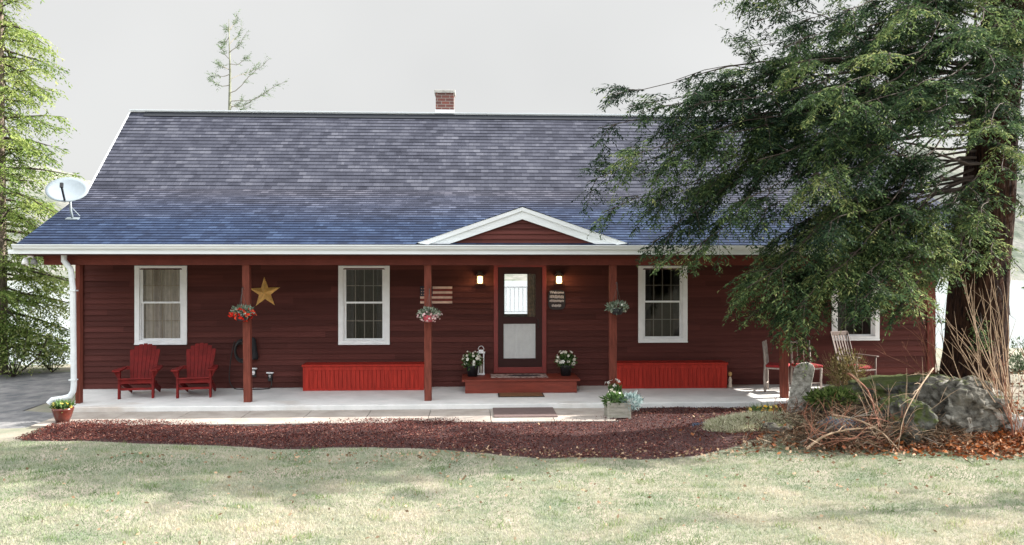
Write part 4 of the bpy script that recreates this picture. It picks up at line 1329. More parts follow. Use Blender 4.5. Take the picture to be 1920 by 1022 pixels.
def grow(fol, wood, curve, L2, sp2=.13, sp3=.075, start=.12, leaf=(.05, .10), droop=.5, lens3=(.12, .30), shade=None, hang=0., step=.04, lat=1.0):
    """curve: list of Vectors (limb). adds secondaries + tertiaries."""
    C = np.array([list(p) for p in curve]); seg = np.linalg.norm(np.diff(C, axis=0), axis=1); cum = np.concatenate([[0], np.cumsum(seg)]); Lt = cum[-1]
    ss = np.arange(start*Lt, Lt, sp2)
    if len(ss) == 0: return
    ss = ss + rng.uniform(-.04, .04, len(ss)); ss = np.clip(ss, 0, Lt)
    P = np.stack([np.interp(ss, cum, C[:, k]) for k in range(3)], 1)
    T = nrm(np.stack([np.interp(np.minimum(ss+.05, Lt), cum, C[:, k])-np.interp(ss-.05, cum, C[:, k]) for k in range(3)], 1))
    up = np.array([0, 0, 1.])
    Sd = nrm(np.cross(T, up))
    P2 = []; D2 = []; Ln2 = []
    for sg in (-1, 1):
        D = nrm(T*.75+Sd*sg*.9*lat+rng.normal(size=T.shape)*.22+up*rng.uniform(-.35-hang, .12, len(ss))[:, None])
        fr_ = ss/Lt
        Ln = L2*(1.12-fr_)**.7*rng.uniform(.45, 1.1, len(ss))*np.minimum(1, .45+fr_*2.2)
        P2.append(P); D2.append(D); Ln2.append(Ln)
    P2 = np.concatenate(P2); D2 = np.concatenate(D2); Ln2 = np.maximum(np.concatenate(Ln2), .1)
    sh = np.clip(rng.normal((.5 if shade is None else shade), .18, len(P2)), 0, 1)
    dr = np.full(len(P2), droop)*rng.uniform(.5, 1.5, len(P2))
    fol.twigs(P2, D2, Ln2, dr, step=step, leaf=leaf, shade=sh)
    # tip leader
    fol.twigs(C[-2:-1], nrm(C[-1:]-C[-2:-1]), np.array([np.linalg.norm(C[-1]-C[-2])+.15]), np.array([droop]), leaf=leaf, step=step)
    # tertiary
    cnt = np.maximum((Ln2/sp3).astype(int), 1)
    idx = np.repeat(np.arange(len(P2)), cnt); off = np.concatenate([np.arange(c) for c in cnt])
    fr_ = (off+.6)/cnt[idx]; sd = fr_*Ln2[idx]
    P3 = P2[idx]+D2[idx]*sd[:, None]; P3[:, 2] -= dr[idx]*sd**2
    T3 = D2[idx].copy(); T3[:, 2] -= 2*dr[idx]*sd; T3 = nrm(T3)
    S3 = nrm(np.cross(T3, up)); sg = np.where(off % 2 == 0, 1., -1.)[:, None]
    D3 = nrm(T3*.75+S3*sg*.75+rng.normal(size=T3.shape)*.25+up*(-.22-hang))
    L3 = rng.uniform(lens3[0], lens3[1], len(idx))*(1.2-.7*fr_)*np.clip(Ln2[idx]/.6, .4, 1.2)
    fol.twigs(P3, D3, L3, np.full(len(idx), droop*1.6), step=step, leaf=leaf, shade=np.clip(sh[idx]+rng.normal(0, .08, len(idx)), 0, 1))
    # wood of the secondaries (thin)
    if wood is not None:
        for i in range(0, len(P2)):
            if Ln2[i] > .35:
                a = Vector(P2[i]); d = Vector(D2[i]); l = Ln2[i]*.8
                pts = [a, a+d*l*.5-Vector((0, 0, dr[i]*(l*.5)**2)), a+d*l-Vector((0, 0, dr[i]*l*l))]
                wood.tube(pts, [.009, .006, .003], 4, cap=False)

def curve_pts(p0, p1, arch=.3, n=10, jit=.05):
    p0 = Vector(p0); p1 = Vector(p1); L = (p1-p0).length
    out_ = []
    ph = random.uniform(0, 6)
    for i in range(n+1):
        t = i/n
        p = p0.lerp(p1, t)
        p.z += arch*L*(math.sin(PI*t)*.6*(1-t*.35))
        p += Vector((0, math.sin(t*5+ph), math.cos(t*6+ph)))*jit*L*.15*math.sin(PI*t)
        out_.append(p)
    return out_

# ---- the big hemlock on the right
m_bark = mat('hemlock_bark', (.006, .004, .004), .95, spec=.1, col2=(.050, .024, .015), scale=10, stretch=(2.0, 2.0, .45), bump=.09, bscale=8, detail=9)
m_twig = mat('twig_bark', (.05, .035, .028), .9, var=.3)
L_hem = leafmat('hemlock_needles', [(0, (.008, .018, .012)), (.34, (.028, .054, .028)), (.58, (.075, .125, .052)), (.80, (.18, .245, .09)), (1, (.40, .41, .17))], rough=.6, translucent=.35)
TY = 12.9
tb = at(1826, 700, TY)
big = thing('hemlock_tree', 'huge dark hemlock with furrowed trunk rising right of the porch', 'tree', (tb.x, TY, tb.z-.15))
cl = [(1822, 742, 66), (1826, 712, 57), (1829, 670, 53), (1832, 600, 50), (1841, 480, 47), (1856, 350, 43), (1868, 200, 38), (1882, 60, 37), (1890, -80, 32), (1896, -300, 24), (1900, -560, 12)]
mb = MB(); n = 28; vs = []; fs = []
sub = []
for i in range(len(cl)-1):
    for k in range(4):
        t = k/4; sub.append(tuple(cl[i][j]*(1-t)+cl[i+1][j]*t for j in range(3)))
sub.append(cl[-1])
for i, (px, py, r_) in enumerate(sub):
    c = at(px, py, TY); rad = r_*13.2/F
    flare = max(0, (py-660)/80)
    for k in range(n):
        a = 2*PI*k/n
        rr = rad*(1+.055*math.sin(a*7+1+i*.05)+.035*math.sin(a*13+2+i*.09)+.02*math.sin(i*.9+a*3)+flare*.14*max(0, math.sin(a*4+.6)))
        vs.append((c.x+rr*math.cos(a), c.y+rr*math.sin(a), c.z))
for i in range(len(sub)-1):
    for k in range(n):
        k2 = (k+1) % n; fs.append((i*n+k, i*n+k2, (i+1)*n+k2, (i+1)*n+k))
mb.add(vs, fs)
part('trunk', mb, m_bark, big, w=True, smooth=True)
def trunk_at(py):
    ys_ = [c[1] for c in cl][::-1]; xs_ = [c[0] for c in cl][::-1]
    return at(float(np.interp(py, ys_, xs_)), py, TY)
fol = Foliage(); wood = MB()
LEAF = (.05, .105); STEP = .032
# limbs: (trunk y px, tip px, tip py, tip Y, arch, L2)
limbs = [
 (-120, 1385, -25, 13.6, .10, .95), (-60, 1440, -10, 12.2, .12, .9), (-100, 1500, -60, 11.6, .1, .9), (-30, 1480, 60, 14.4, .1, .9),
 (20, 1500, 40, 12.9, .12, .9), (10, 1580, 20, 11.4, .12, .9), 
 (60, 1350, 150, 13.9, .14, .9), (70, 1450, 170, 12.4, .16, .95), (90, 1530, 160, 11.4, .14, .9),
 (120, 1142, 178, 13.3, .12, .95), (140, 1215, 205, 12.5, .16, 1.05), (100, 1268, 150, 13.0, .12, .8),
 (160, 1122, 240, 12.8, .16, 1.0), (170, 1100, 342, 13.4, .20, 1.0), (190, 1128, 400, 12.6, .24, 1.05),
 (200, 1195, 330, 12.0, .20, 1.05), (215, 1222, 455, 12.7, .28, .95), (230, 1248, 485, 12.1, .30, .85),
 (200, 1300, 260, 11.6, .18, 1.1), (230, 1340, 330, 12.2, .2, 1.1), (250, 1330, 425, 13.1, .24, .9),
 (240, 1420, 300, 11.3, .16, 1.1), (270, 1420, 400, 11.9, .2, 1.1), (290, 1425, 470, 12.8, .22, .9),
 (300, 1470, 480, 11.6, .2, 1.05), (310, 1440, 560, 11.9, .26, 1.0), (330, 1415, 605, 12.2, .30, .75), (340, 1480, 620, 11.6, .28, .8),
 (320, 1500, 580, 11.2, .24, .95), (350, 1395, 525, 12.3, .24, .9), (300, 1540, 430, 11.0, .16, 1.1), (340, 1550, 520, 11.3, .2, 1.0),
 (260, 1520, 330, 10.9, .14, .95), (200, 1530, 250, 10.9, .12, 1.1), (150, 1600, 200, 10.7, .12, 1.1), (160, 1640, 240, 10.5, .1, 1.0),
 (80, 1650, 100, 10.9, .12, 1.1), (250, 1600, 330, 10.8, .12, .9), (0, 1680, 20, 11.0, .1, 1.0), (-60, 1720, -40, 11.2, .1, 1.0),
 (380, 1700, 565, 11.3, .18, .85), (400, 1620, 560, 11.0, .18, .85),
 (120, 1720, 160, 10.4, .1, 1.0), (150, 1740, 210, 10.4, .1, .9), 
 (310, 1780, 390, 11.3, .10, .45), (430, 1800, 500, 11.7, .1, .5), (420, 1860, 480, 11.9, .1, .5), (560, 1835, 630, 12.0, .1, .3), (350, 1830, 430, 11.6, .1, .55), (120, 1845, 230, 11.3, .1, .8), (30, 1860, 120, 11.3, .1, .8), (60, 1900, 40, 11.6, .1, .8), (340, 1840, 400, 11.2, .1, .6), (330, 1800, 470, 11.6, .14, .6), (370, 1765, 440, 12.0, .12, .4),
 (100, 1830, 150, 10.2, .1, .95), (180, 1860, 240, 10.3, .1, .9), (40, 1800, 60, 10.3, .1, 1.0), (250, 1880, 320, 10.9, .1, .7),
 (60, 1960, 60, 11.6, .12, .9), (140, 1990, 170, 12.0, .12, .9), (200, 1975, 260, 12.3, .12, .8), (260, 1960, 330, 12.6, .12, .7), (-20, 1950, -30, 12.0, .1, .9),
 (330, 1950, 420, 12.6, .12, .35), (400, 1935, 540, 12.4, .14, .3),
 (300, 1420, 500, 12.4, .22, 1.0), (310, 1400, 540, 11.5, .24, 1.0), (330, 1450, 600, 12.0, .28, 1.0), (320, 1480, 520, 12.4, .2, 1.0), 
 (340, 1530, 570, 11.7, .24, .9), (360, 1600, 540, 11.2, .18, 1.0), (350, 1570, 500, 11.6, .18, 1.0), (280, 1480, 430, 12.2, .2, 1.0), (380, 1665, 545, 11.7, .2, .9),
 (150, 1180, 200, 12.2, .14, 1.0), (180, 1160, 300, 12.1, .18, 1.05), (200, 1200, 390, 13.2, .24, 1.05), (220, 1250, 430, 12.4, .26, .95), (190, 1240, 280, 11.7, .16, 1.05), (160, 1290, 200, 11.8, .14, 1.05), (130, 1330, 180, 12.8, .12, 1.0),
 (210, 1280, 350, 12.6, .2, 1.0), (120, 1400, 200, 13.4, .1, 1.0), (100, 1480, 120, 11.2, .1, 1.0), (40, 1420, 40, 11.8, .1, .9), (0, 1500, -10, 12.2, .1, .9), (10, 1620, 60, 12.4, .1, 1.0), (240, 1380, 380, 11.4, .18, 1.0),
 (-20, 1440, -20, 13.4, .1, .9), (90, 1560, 170, 10.6, .1, 1.0), (140, 1680, 190, 13.6, .1, 1.0), 
 (345, 1495, 645, 11.8, .28, .8), (385, 1690, 575, 11.3, .2, .75), (350, 1400, 600, 11.9, .28, .7), (20, 1470, 90, 11.4, .1, .9), (60, 1440, 120, 12.9, .1, .9), (-40, 1400, -10, 12.6, .1, .8), (-200, 1600, -120, 13.5, .1, 1.0), (-180, 1700, -140, 11.6, .1, 1.0), (-260, 1760, -200, 12.6, .1, .9), (-240, 1980, -180, 13, .1, .9),
 (60, 1400, 90, 14.6, .1, .8), (230, 1500, 360, 14.4, .14, .9), 
]
def wiggly(p0, p1, arch, n=12, w=.06):
    c = curve_pts(p0, p1, arch, n=n, jit=.05)
    L = (Vector(p1)-Vector(p0)).length
    k = [random.uniform(-1, 1) for _ in range(8)]
    for i in range(1, n):
        t = i/n
        c[i] += Vector((k[0]*math.sin(t*9+k[1]*3), k[2]*math.sin(t*8+k[3]*3), k[4]*math.sin(t*10+k[5]*3)))*w*L*.4*math.sin(PI*t)
    return c
random.seed(31)
for (ty, px, py, Y, arch, L2) in limbs:
    p0 = trunk_at(ty); p1 = at(px, py, Y)
    c = wiggly(p0, p1, arch*.7, w=.15)
    Lc = (p1-p0).length
    wood.tube(c, [max(.006, .0105*Lc**.6*(1-i/12.5)) for i in range(13)], 6, cap=False)
    sh0 = random.uniform(.25, .50) + (.26 if py > 430 and px > 1330 else 0) + (.12 if px > 1600 else 0)  # lower and right-hand limbs: light on them painted in as brighter leaf colour
    grow(fol, None, c, L2*.6, sp2=.17, sp3=.10, start=.35, leaf=LEAF, droop=.45, lens3=(.12, .28), shade=sh0, hang=.25, step=STEP) if False else None
    t0 = .38 if ty > 130 and px < 1790 else .15
    # foliage gathers in clumps along the limb: each clump is a spray of drooping branchlets
    ncl = max(3, int(Lc*.85))
    for q in range(ncl):
        tc_ = t0+(1.0-t0)*(q+random.uniform(.25, .75))/ncl
        if q == ncl-1: tc_ = .93
        shc = sh0+random.gauss(0, .16)
        big_ = random.uniform(.75, 1.2)*L2*(1.15-.40*tc_)
        for w in range(random.randint(3, 5) if not (1380 < px < 1720 and py > 430) else 5):
            t = min(.99, max(.05, tc_+random.uniform(-.045, .045)))
            f = t*12; i0 = min(11, int(f)); a = c[i0].lerp(c[i0+1], f-i0)
            T = (c[i0+1]-c[i0]).normalized(); S = T.cross(Vector((0, 0, 1))).normalized()*random.choice((-1, 1))
            Ls = random.uniform(.45, 1.05)*big_
            d = (T*random.uniform(.1, 1.0)+S*random.uniform(.1, 1.0)+Vector((0, 0, random.uniform(-1.0, .45 if px < 1450 and py < 350 else .05)))).normalized()
            b = a+d*Ls
            cc = wiggly(a, b, .16, n=6, w=.08)
            wood.tube(cc, [.008*(1-k/7) for k in range(7)], 4, cap=False)
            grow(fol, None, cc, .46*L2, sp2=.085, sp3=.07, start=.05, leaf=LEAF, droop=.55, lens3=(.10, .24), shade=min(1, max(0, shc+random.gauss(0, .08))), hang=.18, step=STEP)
# bare lower limbs on the trunk
for (ty, px, py, Y) in ((420, 1690, 480, 12.0), (450, 1745, 540, 12.2), (500, 1905, 600, 12.0), (180, 1700, 210, 12.0), (60, 1905, 240, 12.3), (520, 1760, 470, 12.1)):
    c = curve_pts(trunk_at(ty), at(px, py, Y), random.uniform(-.1, .15), n=8, jit=.5)
    wood.tube(c, [.02*(1-i/8.6) for i in range(9)], 5, cap=False)
    for j in (4, 5, 6, 7):
        q = c[j]+Vector((random.uniform(-.25, .1), random.uniform(-.2, .2), random.uniform(-.3, .25)))
        wood.tube([c[j], q], [.007, .003], 4, cap=False)
part('limbs', wood, m_twig, big, w=True)
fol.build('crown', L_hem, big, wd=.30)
print('hemlock leaves', sum(len(a) for a in fol.P))

# ---- left tree
L_left = leafmat('spruce_needles', [(0, (.06, .11, .03)), (.35, (.15, .225, .06)), (.7, (.29, .36, .11)), (1, (.48, .50, .22))], rough=.5, translucent=.4)
def conifer(bx_, by_, bz_, H, rfun, nl, label, name, mleaf, barkm, r0=.16, L2=.7, leaf=(.08, .16), seed=1, z_start=.05, arch=.06, drop=-.12, sp=.2, lean=0, wild=.15):
    random.seed(seed)
    root = thing(name, label, 'tree', (bx_, by_, bz_))
    part('trunk', MB().tube([(bx_+lean*t, by_, bz_+H*t) for t in (0, .2, .4, .6, .8, 1)], [r0, r0*.85, r0*.66, r0*.45, r0*.24, .01], 10), barkm, root, w=True, smooth=True)
    fo = Foliage(); wd = MB()
    for i in range(nl):
        t = z_start+(1-z_start)*(i+.5)/nl
        a = i*2.399+random.uniform(-.3, .3)
        rr = rfun(t)*random.uniform(.45, 1.12)
        p0 = Vector((bx_+lean*t, by_, bz_+H*t))
        p1 = p0+Vector((math.cos(a)*rr, math.sin(a)*rr, drop*rr+random.uniform(-wild, wild)))
        c = curve_pts(p0, p1, arch, n=7)
        wd.tube(c, [max(.005, .03*rr**.5*(1-k/7.5)) for k in range(8)], 5, cap=False)
        grow(fo, None, c, L2*min(1, rr/1.2), sp2=sp, sp3=.13, start=.2, leaf=leaf, droop=.4, lens3=(.15, .35), shade=random.uniform(.2, .8), hang=.2, step=.055)
    part('limbs', wd, m_twig, root, w=True)
    fo.build('crown', mleaf, root, wd=.34)
    return root
TLY = 20.6
xl = X_(2, TLY)
m_bark2 = mat('grey_bark', (.20, .16, .13), .9, var=.4, scale=8, stretch=(2, 2, .4), bump=.03)
conifer(xl, TLY, -.15, 12.5, lambda t: 2.25*(1-t)**.5, 200, 'tall sunlit yellow green hemlock at the left edge behind the drive', 'evergreen_tree', L_left, m_bark2, seed=5, L2=1.15, sp=.14, wild=.6, leaf=(.08, .16))

# a second hemlock just outside the frame on the sun side: its shadow bands the lawn
L_hem2 = leafmat('hemlock_needles_open', [(0, (.02, .04, .02)), (.6, (.06, .10, .04)), (1, (.16, .19, .08))])
conifer(14.5, 9.6, .1, 7.2, lambda t: 1.3*(1-t)**.6, 40, 'slim hemlock standing on the lawn outside the right edge', 'hemlock_tree', L_hem2, m_bark, seed=11, L2=.85, leaf=(.10, .2), z_start=.22)
# unseen tree line added behind the camera to darken the upper porch wall
n = 26000
x = rng.uniform(-75, 75, n); y = rng.uniform(-34, -26, n)
zt = 6.0+1.5*np.sin(x*.31)+1.2*np.sin(x*.83+1)+.8*np.sin(x*1.9)
P = np.stack([x, y, 1.5+zt*rng.random(n)**.8], 1)
D = nrm(rng.normal(size=(n, 3))); S = nrm(np.cross(D, rand_unit(n)))
V, Q = leaf_quads(P, D, S, rng.uniform(.7, 1.7, n), rng.uniform(.5, 1.1, n), mid=.5)
o = npmesh('shading_woodland', V, Q, L_hem2, rnd=rng.random(n)); tag(o, 'unseen dark tree line added behind the camera to dim the porch wall', 'wood', kind='stuff')

# ---- thin pine behind the roof
PYY = 31.0
pb = at(429, 36, PYY)
gz_ = g(pb.x, PYY)
L_pine = leafmat('thin_pine_needles', [(0, (.07, .12, .06)), (1, (.20, .27, .14))], translucent=.3)
pine = thing('thin_pine', 'spindly half bare pine top showing above the roof ridge', 'tree', (pb.x, PYY, gz_))
part('trunk', MB().tube([(pb.x, PYY, gz_), (pb.x, PYY, gz_+8), (pb.x+.05, PYY, pb.z-2), (pb.x, PYY, pb.z)], [.16, .10, .04, .010], 8), mat('pale_bark', (.17, .18, .13), .9, var=.3, scale=6), pine, w=True, smooth=True)
fo = Foliage(); wd = MB()
random.seed(4)
for (y0, px, py) in ((190, 540, 152), (200, 500, 175), (175, 505, 110), (150, 486, 118), (160, 392, 150), (140, 396, 142), (120, 468, 108), (100, 462, 62), (85, 455, 48), (70, 416, 80), (130, 408, 118), (60, 446, 24), (50, 424, 52), (205, 452, 188), (210, 470, 198), (110, 415, 90), (215, 380, 215), (225, 560, 215), (230, 340, 235), (240, 520, 240)):
    p0 = at(429, y0, PYY); p1 = at(px, py, PYY+random.uniform(-1, 1))
    c = curve_pts(p0, p1, -.12, n=6, jit=.3)
    wd.tube(c, [.014*(1-k/6.6)+.003 for k in range(7)], 4, cap=False)
    C = np.array([list(q) for q in c])
    m_ = 26
    t = rng.uniform(.35, 1, m_)*6
    i0 = np.minimum(t.astype(int), 5); ff = (t-i0)[:, None]
    P = C[i0]*(1-ff)+C[i0+1]*ff
    D = nrm(nrm(C[i0+1]-C[i0])+rng.normal(size=(m_, 3))*.6)
    fo.twigs(P, D, rng.uniform(.12, .35, m_), np.full(m_, .2), step=.04, leaf=(.08, .16))
part('limbs', wd, mat('grey_twig', (.22, .20, .16), .9), pine, w=True)
fo.build('needles', L_pine, pine, wd=.22)

# ------------------------------------------------------------------ rocks
m_stone = mat('grey_granite', (.032, .029, .025), .95, spec=.1, col2=(.20, .19, .165), scale=7, stretch=(.9, .9, 1.3), bump=.035, bscale=14, detail=15, topcol=((.085, .10, .035), 1.33))
m_stone2 = mat('mossy_stone', (.025, .025, .022), .95, spec=.1, col2=(.13, .13, .115), scale=8, bump=.035, bscale=14, detail=12, topcol=((.055, .065, .025), 1.15))
stains(m_stone, (.36, .34, .30), 5, .58, .64, (1, 1, 1))
stains(m_stone2, (.06, .075, .025), 4, .50, .62, (1, 1, 1))
m_stone3 = mat('lichen_stone', (.16, .15, .14), .9, col2=(.50, .49, .46), scale=7, bump=.02, bscale=15, detail=10)
from mathutils import noise as mnoise
def rock(name, label, pxc, pyc, Y, wpx, hpx, depth, m, seed=0, rot=0, group='rocks around the tree mound', pw=.75):
    c = at(pxc, pyc, Y); s = Y/F
    rx, rz, ry = wpx*s/2, hpx*s/2, depth/2
    me = bpy.data.meshes.new(name)
    import bmesh
    bm = bmesh.new(); bmesh.ops.create_icosphere(bm, subdivisions=6 if name == 'boulder' else 5, radius=1)
    Rm = Matrix.Rotation(rot, 4, 'Y')
    for v in bm.verts:
        p = v.co.copy()
        for k in range(3): p[k] = math.copysign(abs(p[k])**pw, p[k])
        nn = mnoise.noise(p*1.3+Vector((seed*7.1, 0, 0)))*.28+mnoise.noise(p*3.1+Vector((0, seed*3.3, 0)))*.12+mnoise.noise(p*8+Vector((0, 0, seed)))*.04-abs(mnoise.noise(p*5+Vector((2, 0, seed))))*.09+mnoise.noise(p*19+Vector((0, 0, seed)))*.014
        # planar facets
        fct = abs(mnoise.noise(p*2.2+Vector((seed, seed, 0))))*.16
        p *= 1+nn-fct
        p = Vector((p.x*rx, p.y*ry, p.z*rz))
        v.co = Rm @ p
    bm.to_mesh(me); bm.free()
    me.polygons.foreach_set('use_smooth', [True]*len(me.polygons))
    me.materials.append(m)
    o = bpy.data.objects.new(name, me); COL.objects.link(o)
    o.location = c
    tag(o, label, 'rock', group)
    return o
rock('boulder', 'large pale grey boulder with sunlit right flank below the tree trunk', 1803, 775, 12.0, 160, 138, 1.2, m_stone, 1, R(14))
rock('boulder', 'rounded mossy boulder left of the large pale one', 1690, 795, 11.6, 105, 110, .9, m_stone2, 2, R(8))
rock('rock', 'dark bluish rock low among the brush left of the mossy boulder', 1592, 812, 11.7, 100, 62, .6, mat('blue_grey_stone', (.035, .045, .065), .85, col2=(.15, .17, .21), scale=4, bump=.03, bscale=9, topcol=((.08, .10, .04), 1.35)), 3)
rock('rock', 'flat moss covered ledge between the porch and the tree trunk', 1690, 728, 13.0, 190, 50, 1.3, m_stone2, 4, R(-4))
rock('rock', 'mossy green rock behind the standing stone and the ledge', 1570, 752, 12.9, 120, 50, .9, m_stone2, 5, R(-8))
rock('rock', 'small grey rock at the left tip of the brushy mound', 1450, 806, 12.0, 70, 34, .4, m_stone, 6)
rock('rock', 'weathered rock right of the large boulder under the bare stems', 1893, 815, 11.7, 70, 80, .8, m_stone3, 8)

# standing stone
sb = at(1492, 764, 13.1)
m_slab = mat('standing_stone', (.15, .14, .12), .95, spec=.1, col2=(.55, .53, .48), scale=12, bump=.03, bscale=26, detail=9)
stn = thing('standing_stone', 'leaning upright stone slab with rounded top in front of the porch', 'stone', (sb.x, 13.1, sb.z-.15))
mb = MB(); hh = at(1500, 679, 13.1).z-sb.z+.15; wv = .15
poly = [(-wv, 0), (wv, 0)] + [(wv*1.02*math.cos(a)*1.0+.0, hh-wv*.8+wv*.8*math.sin(a)) for a in [PI*k/8 for k in range(9)]]
mb.prism(poly, -.10, .10)
mb.v = [(x+z*.16+.006*mnoise.noise(Vector((x*9, y*9, z*9))), y+z*.05+.006*mnoise.noise(Vector((x*9+5, y*9, z*9))), z) for x, y, z in mb.v]
o = part('slab', mb, m_slab, stn, bevel=.025)
o.rotation_euler = (0, 0, R(-32))

# ------------------------------------------------------------------ ground stuff: grass, mulch chips, leaves
def inside_lawn(x, y):
    mf = np.interp(x, fx, fy)
    return y < mf-.02
def blades(n, x0, x1, y0, y1, h, wd, cond, m, name, label, lean=.5, dens=None):
    x = rng.uniform(x0, x1, n); 
    y = y0+(y1-y0)*rng.random(n)**1.15
    k = cond(x, y); x = x[k]; y = y[k]
    n = len(x)
    z = g_arr(x, y)-.005
    P = np.stack([x, y, z], 1)
    D = nrm(np.stack([rng.normal(0, lean, n), rng.normal(0, lean, n), np.ones(n)], 1))
    S = nrm(np.cross(D, rand_unit(n)))
    patch = .5+.3*np.sin(x*.8+y*2.6+np.sin(x*1.9))*np.sin(x*.37-y*2.1+1)+.22*np.sin(x*3.1+y*6.9+2*np.sin(y*2))*np.sin(x*2.2-y*5.1)+.16*np.sin(x*9.1+3*np.sin(y*7))*np.sin(y*13+x*3)
    patch = patch + .22*(8.9-y)/2.2*(y < 11.5)
    H = h*rng.uniform(.4, 1.15, n)*(.7+.5*patch)
    Wd = wd*rng.uniform(.7, 1.3, n)
    V = np.stack([P-S*Wd[:, None]*.5, P+S*Wd[:, None]*.5, P+D*H[:, None]], 1).reshape(-1, 3)
    Q = np.arange(len(V)).reshape(-1, 3)
    rn = np.clip(patch*.75+rng.random(n)*.34-.06, 0, 1)
    o = npmesh(name, V, Q, m, rnd=rn)
    tag(o, label, 'grass', kind='stuff')
    return o
L_grass = leafmat('lawn_blades', [(0, (.10, .165, .075)), (.3, (.20, .265, .15)), (.6, (.38, .39, .28)), (1, (.56, .49, .39))], translucent=.3, rough=.7)
blades(420000, -9.5, 10.5, 6.6, 13.6, .055, .0075, lambda x, y: inside_lawn(x, y) & (abs(x+.0) < y*.72+1) & (((x-8.6)/4.2)**2+((y-13.1)/2.0)**2 > .62), L_grass, 'lawn_grass', 'short pale straw and green lawn grass', lean=.7)
L_tuft = leafmat('tuft_blades', [(0, (.09, .16, .05)), (.5, (.18, .26, .09)), (1, (.40, .42, .22))], translucent=.3)
def tuftmask(x, y):
    return inside_lawn(x, y) & (np.sin(x*5.3+3*np.sin(y*2.1))*np.sin(y*6.7+2*np.sin(x*1.7)) > .72) & (((x-8.6)/4.2)**2+((y-13.1)/2.0)**2 > .62)
blades(90000, -9.5, 10.5, 6.8, 12.2, .085, .008, tuftmask, L_tuft, 'lawn_tufts', 'longer green tufts standing up in the pale lawn', lean=.45)
# mulch chips
n = 80000
x = rng.uniform(MX0, MX1, n); a = np.array([np.interp(x, fx, fy), np.interp(x, bx, by)])
y = a[0]+(a[1]-a[0])*rng.uniform(.0, 1.0, n)
P = np.stack([x, y, g_arr(x, y)+MULCH_Z+mb_bump(x, y)+rng.uniform(-.004, .02, n)], 1)
D = nrm(rng.normal(size=(n, 3))*np.array([1, 1, .45])); S = nrm(np.cross(D, nrm(rng.normal(size=(n, 3))*.7+np.array([0, 0, 1]))))
V, Q = leaf_quads(P, D, S, rng.uniform(.015, .045, n), rng.uniform(.008, .018, n), mid=.5)
L_mul = leafmat('mulch_chips', [(0, (.022, .008, .008)), (.6, (.088, .025, .021)), (.93, (.19, .072, .055)), (1, (.42, .25, .19))], translucent=0, rough=.9)
o = npmesh('mulch_chips', V, Q, L_mul, rnd=rng.random(n)); tag(o, 'loose dark red bark mulch in front of the walkway', 'mulch', kind='stuff')
# gravel pebbles
# fallen leaves
def leafpile(n, cx, cy, sx, sy, name, label, m, hh=.0, size=(.05, .11)):
    x = rng.normal(cx, sx, n); y = rng.normal(cy, sy, n)
    P = np.stack([x, y, g_arr(x, y)+.01+rng.uniform(0, .06, n)+hh], 1)
    D = nrm(rng.normal(size=(n, 3))*np.array([1, 1, .5])); S = nrm(np.cross(D, nrm(rng.normal(size=(n, 3))*.8+np.array([0, 0, 1]))))
    V, Q = leaf_quads(P, D, S, rng.uniform(size[0], size[1], n), rng.uniform(size[0]*.7, size[1]*.7, n), mid=.5)
    o = npmesh(name, V, Q, m, rnd=rng.random(n)); tag(o, label, 'leaves', kind='stuff')
L_fall = leafmat('oak_leaves', [(0, (.05, .016, .008)), (.4, (.20, .055, .018)), (.7, (.42, .15, .05)), (1, (.66, .46, .32))], translucent=.25, rough=.6)
leafpile(7500, 8.0, 11.3, 1.15, .27, 'fallen_leaves', 'orange brown fallen leaves below the boulders', L_fall, size=(.04, .09))
leafpile(2600, 6.2, 11.75, 1.0, .35, 'fallen_leaves', 'darker rust leaves scattered under the brush', leafmat('rust_leaves', [(0, (.05, .02, .012)), (.6, (.16, .05, .02)), (1, (.34, .14, .06))], translucent=.2))
leafpile(2200, 7.2, 13.2, 1.6, .7, 'leaf_litter', 'brown needle and leaf litter on top of the mound', leafmat('litter', [(0, (.06, .03, .02)), (.6, (.17, .10, .06)), (1, (.32, .24, .15))], translucent=.1), hh=.02, size=(.03, .08))

leafpile(420, 0.5, 9.3, 4.5, 1.1, 'lawn_leaves', 'a few dry brown leaves scattered on the lawn', leafmat('dry_leaves', [(0, (.16, .10, .06)), (1, (.42, .30, .20))], translucent=.1), size=(.03, .065))
leafpile(700, 1.5, 11.1, 3.0, .18, 'edge_litter', 'brown litter along the ragged mulch edge', leafmat('dry_leaves', []), size=(.03, .07))
# grass hummock
def tuft(name, label, pts, n, h, wd, m, lean=.5, cat='grass', kind=None):
    Ps = []
    for (cx, cy, rx, ry) in pts:
        k = n//len(pts); a = rng.random(k)*2*PI; r_ = np.sqrt(rng.random(k))
        Ps.append(np.stack([cx+rx*r_*np.cos(a), cy+ry*r_*np.sin(a)], 1))
    P = np.concatenate(Ps); n = len(P)
    z = g_arr(P[:, 0], P[:, 1])
    P = np.column_stack([P, z])
    D = nrm(np.stack([rng.normal(0, lean, n), rng.normal(0, lean, n), np.ones(n)], 1)); S = nrm(np.cross(D, rand_unit(n)))
    V, Q = leaf_quads(P, D, S, h*rng.uniform(.5, 1.2, n), wd*rng.uniform(.7, 1.3, n))
    c0 = (float(P[:, 0].mean()), float(P[:, 1].mean()), float(z.min()))
    o = npmesh(name, V, Q, m, rnd=rng.random(n), loc=c0); tag(o, label, cat, kind=kind)
    return o
hx, hy = gpt(1395, 800, -.05)
L_straw = leafmat('straw', [(0, (.22, .25, .13)), (.5, (.46, .45, .31)), (1, (.68, .64, .50))], translucent=.2)
tuft('grass_mound', 'low pale straw coloured grass hummock at the mulch edge', [(4.3, 12.25, .72, .40), (4.7, 12.3, .45, .38), (3.95, 12.15, .40, .26)], 14000, .11, .010, L_straw, lean=.8)
hx2, hy2 = gpt(1312, 812, -.1)
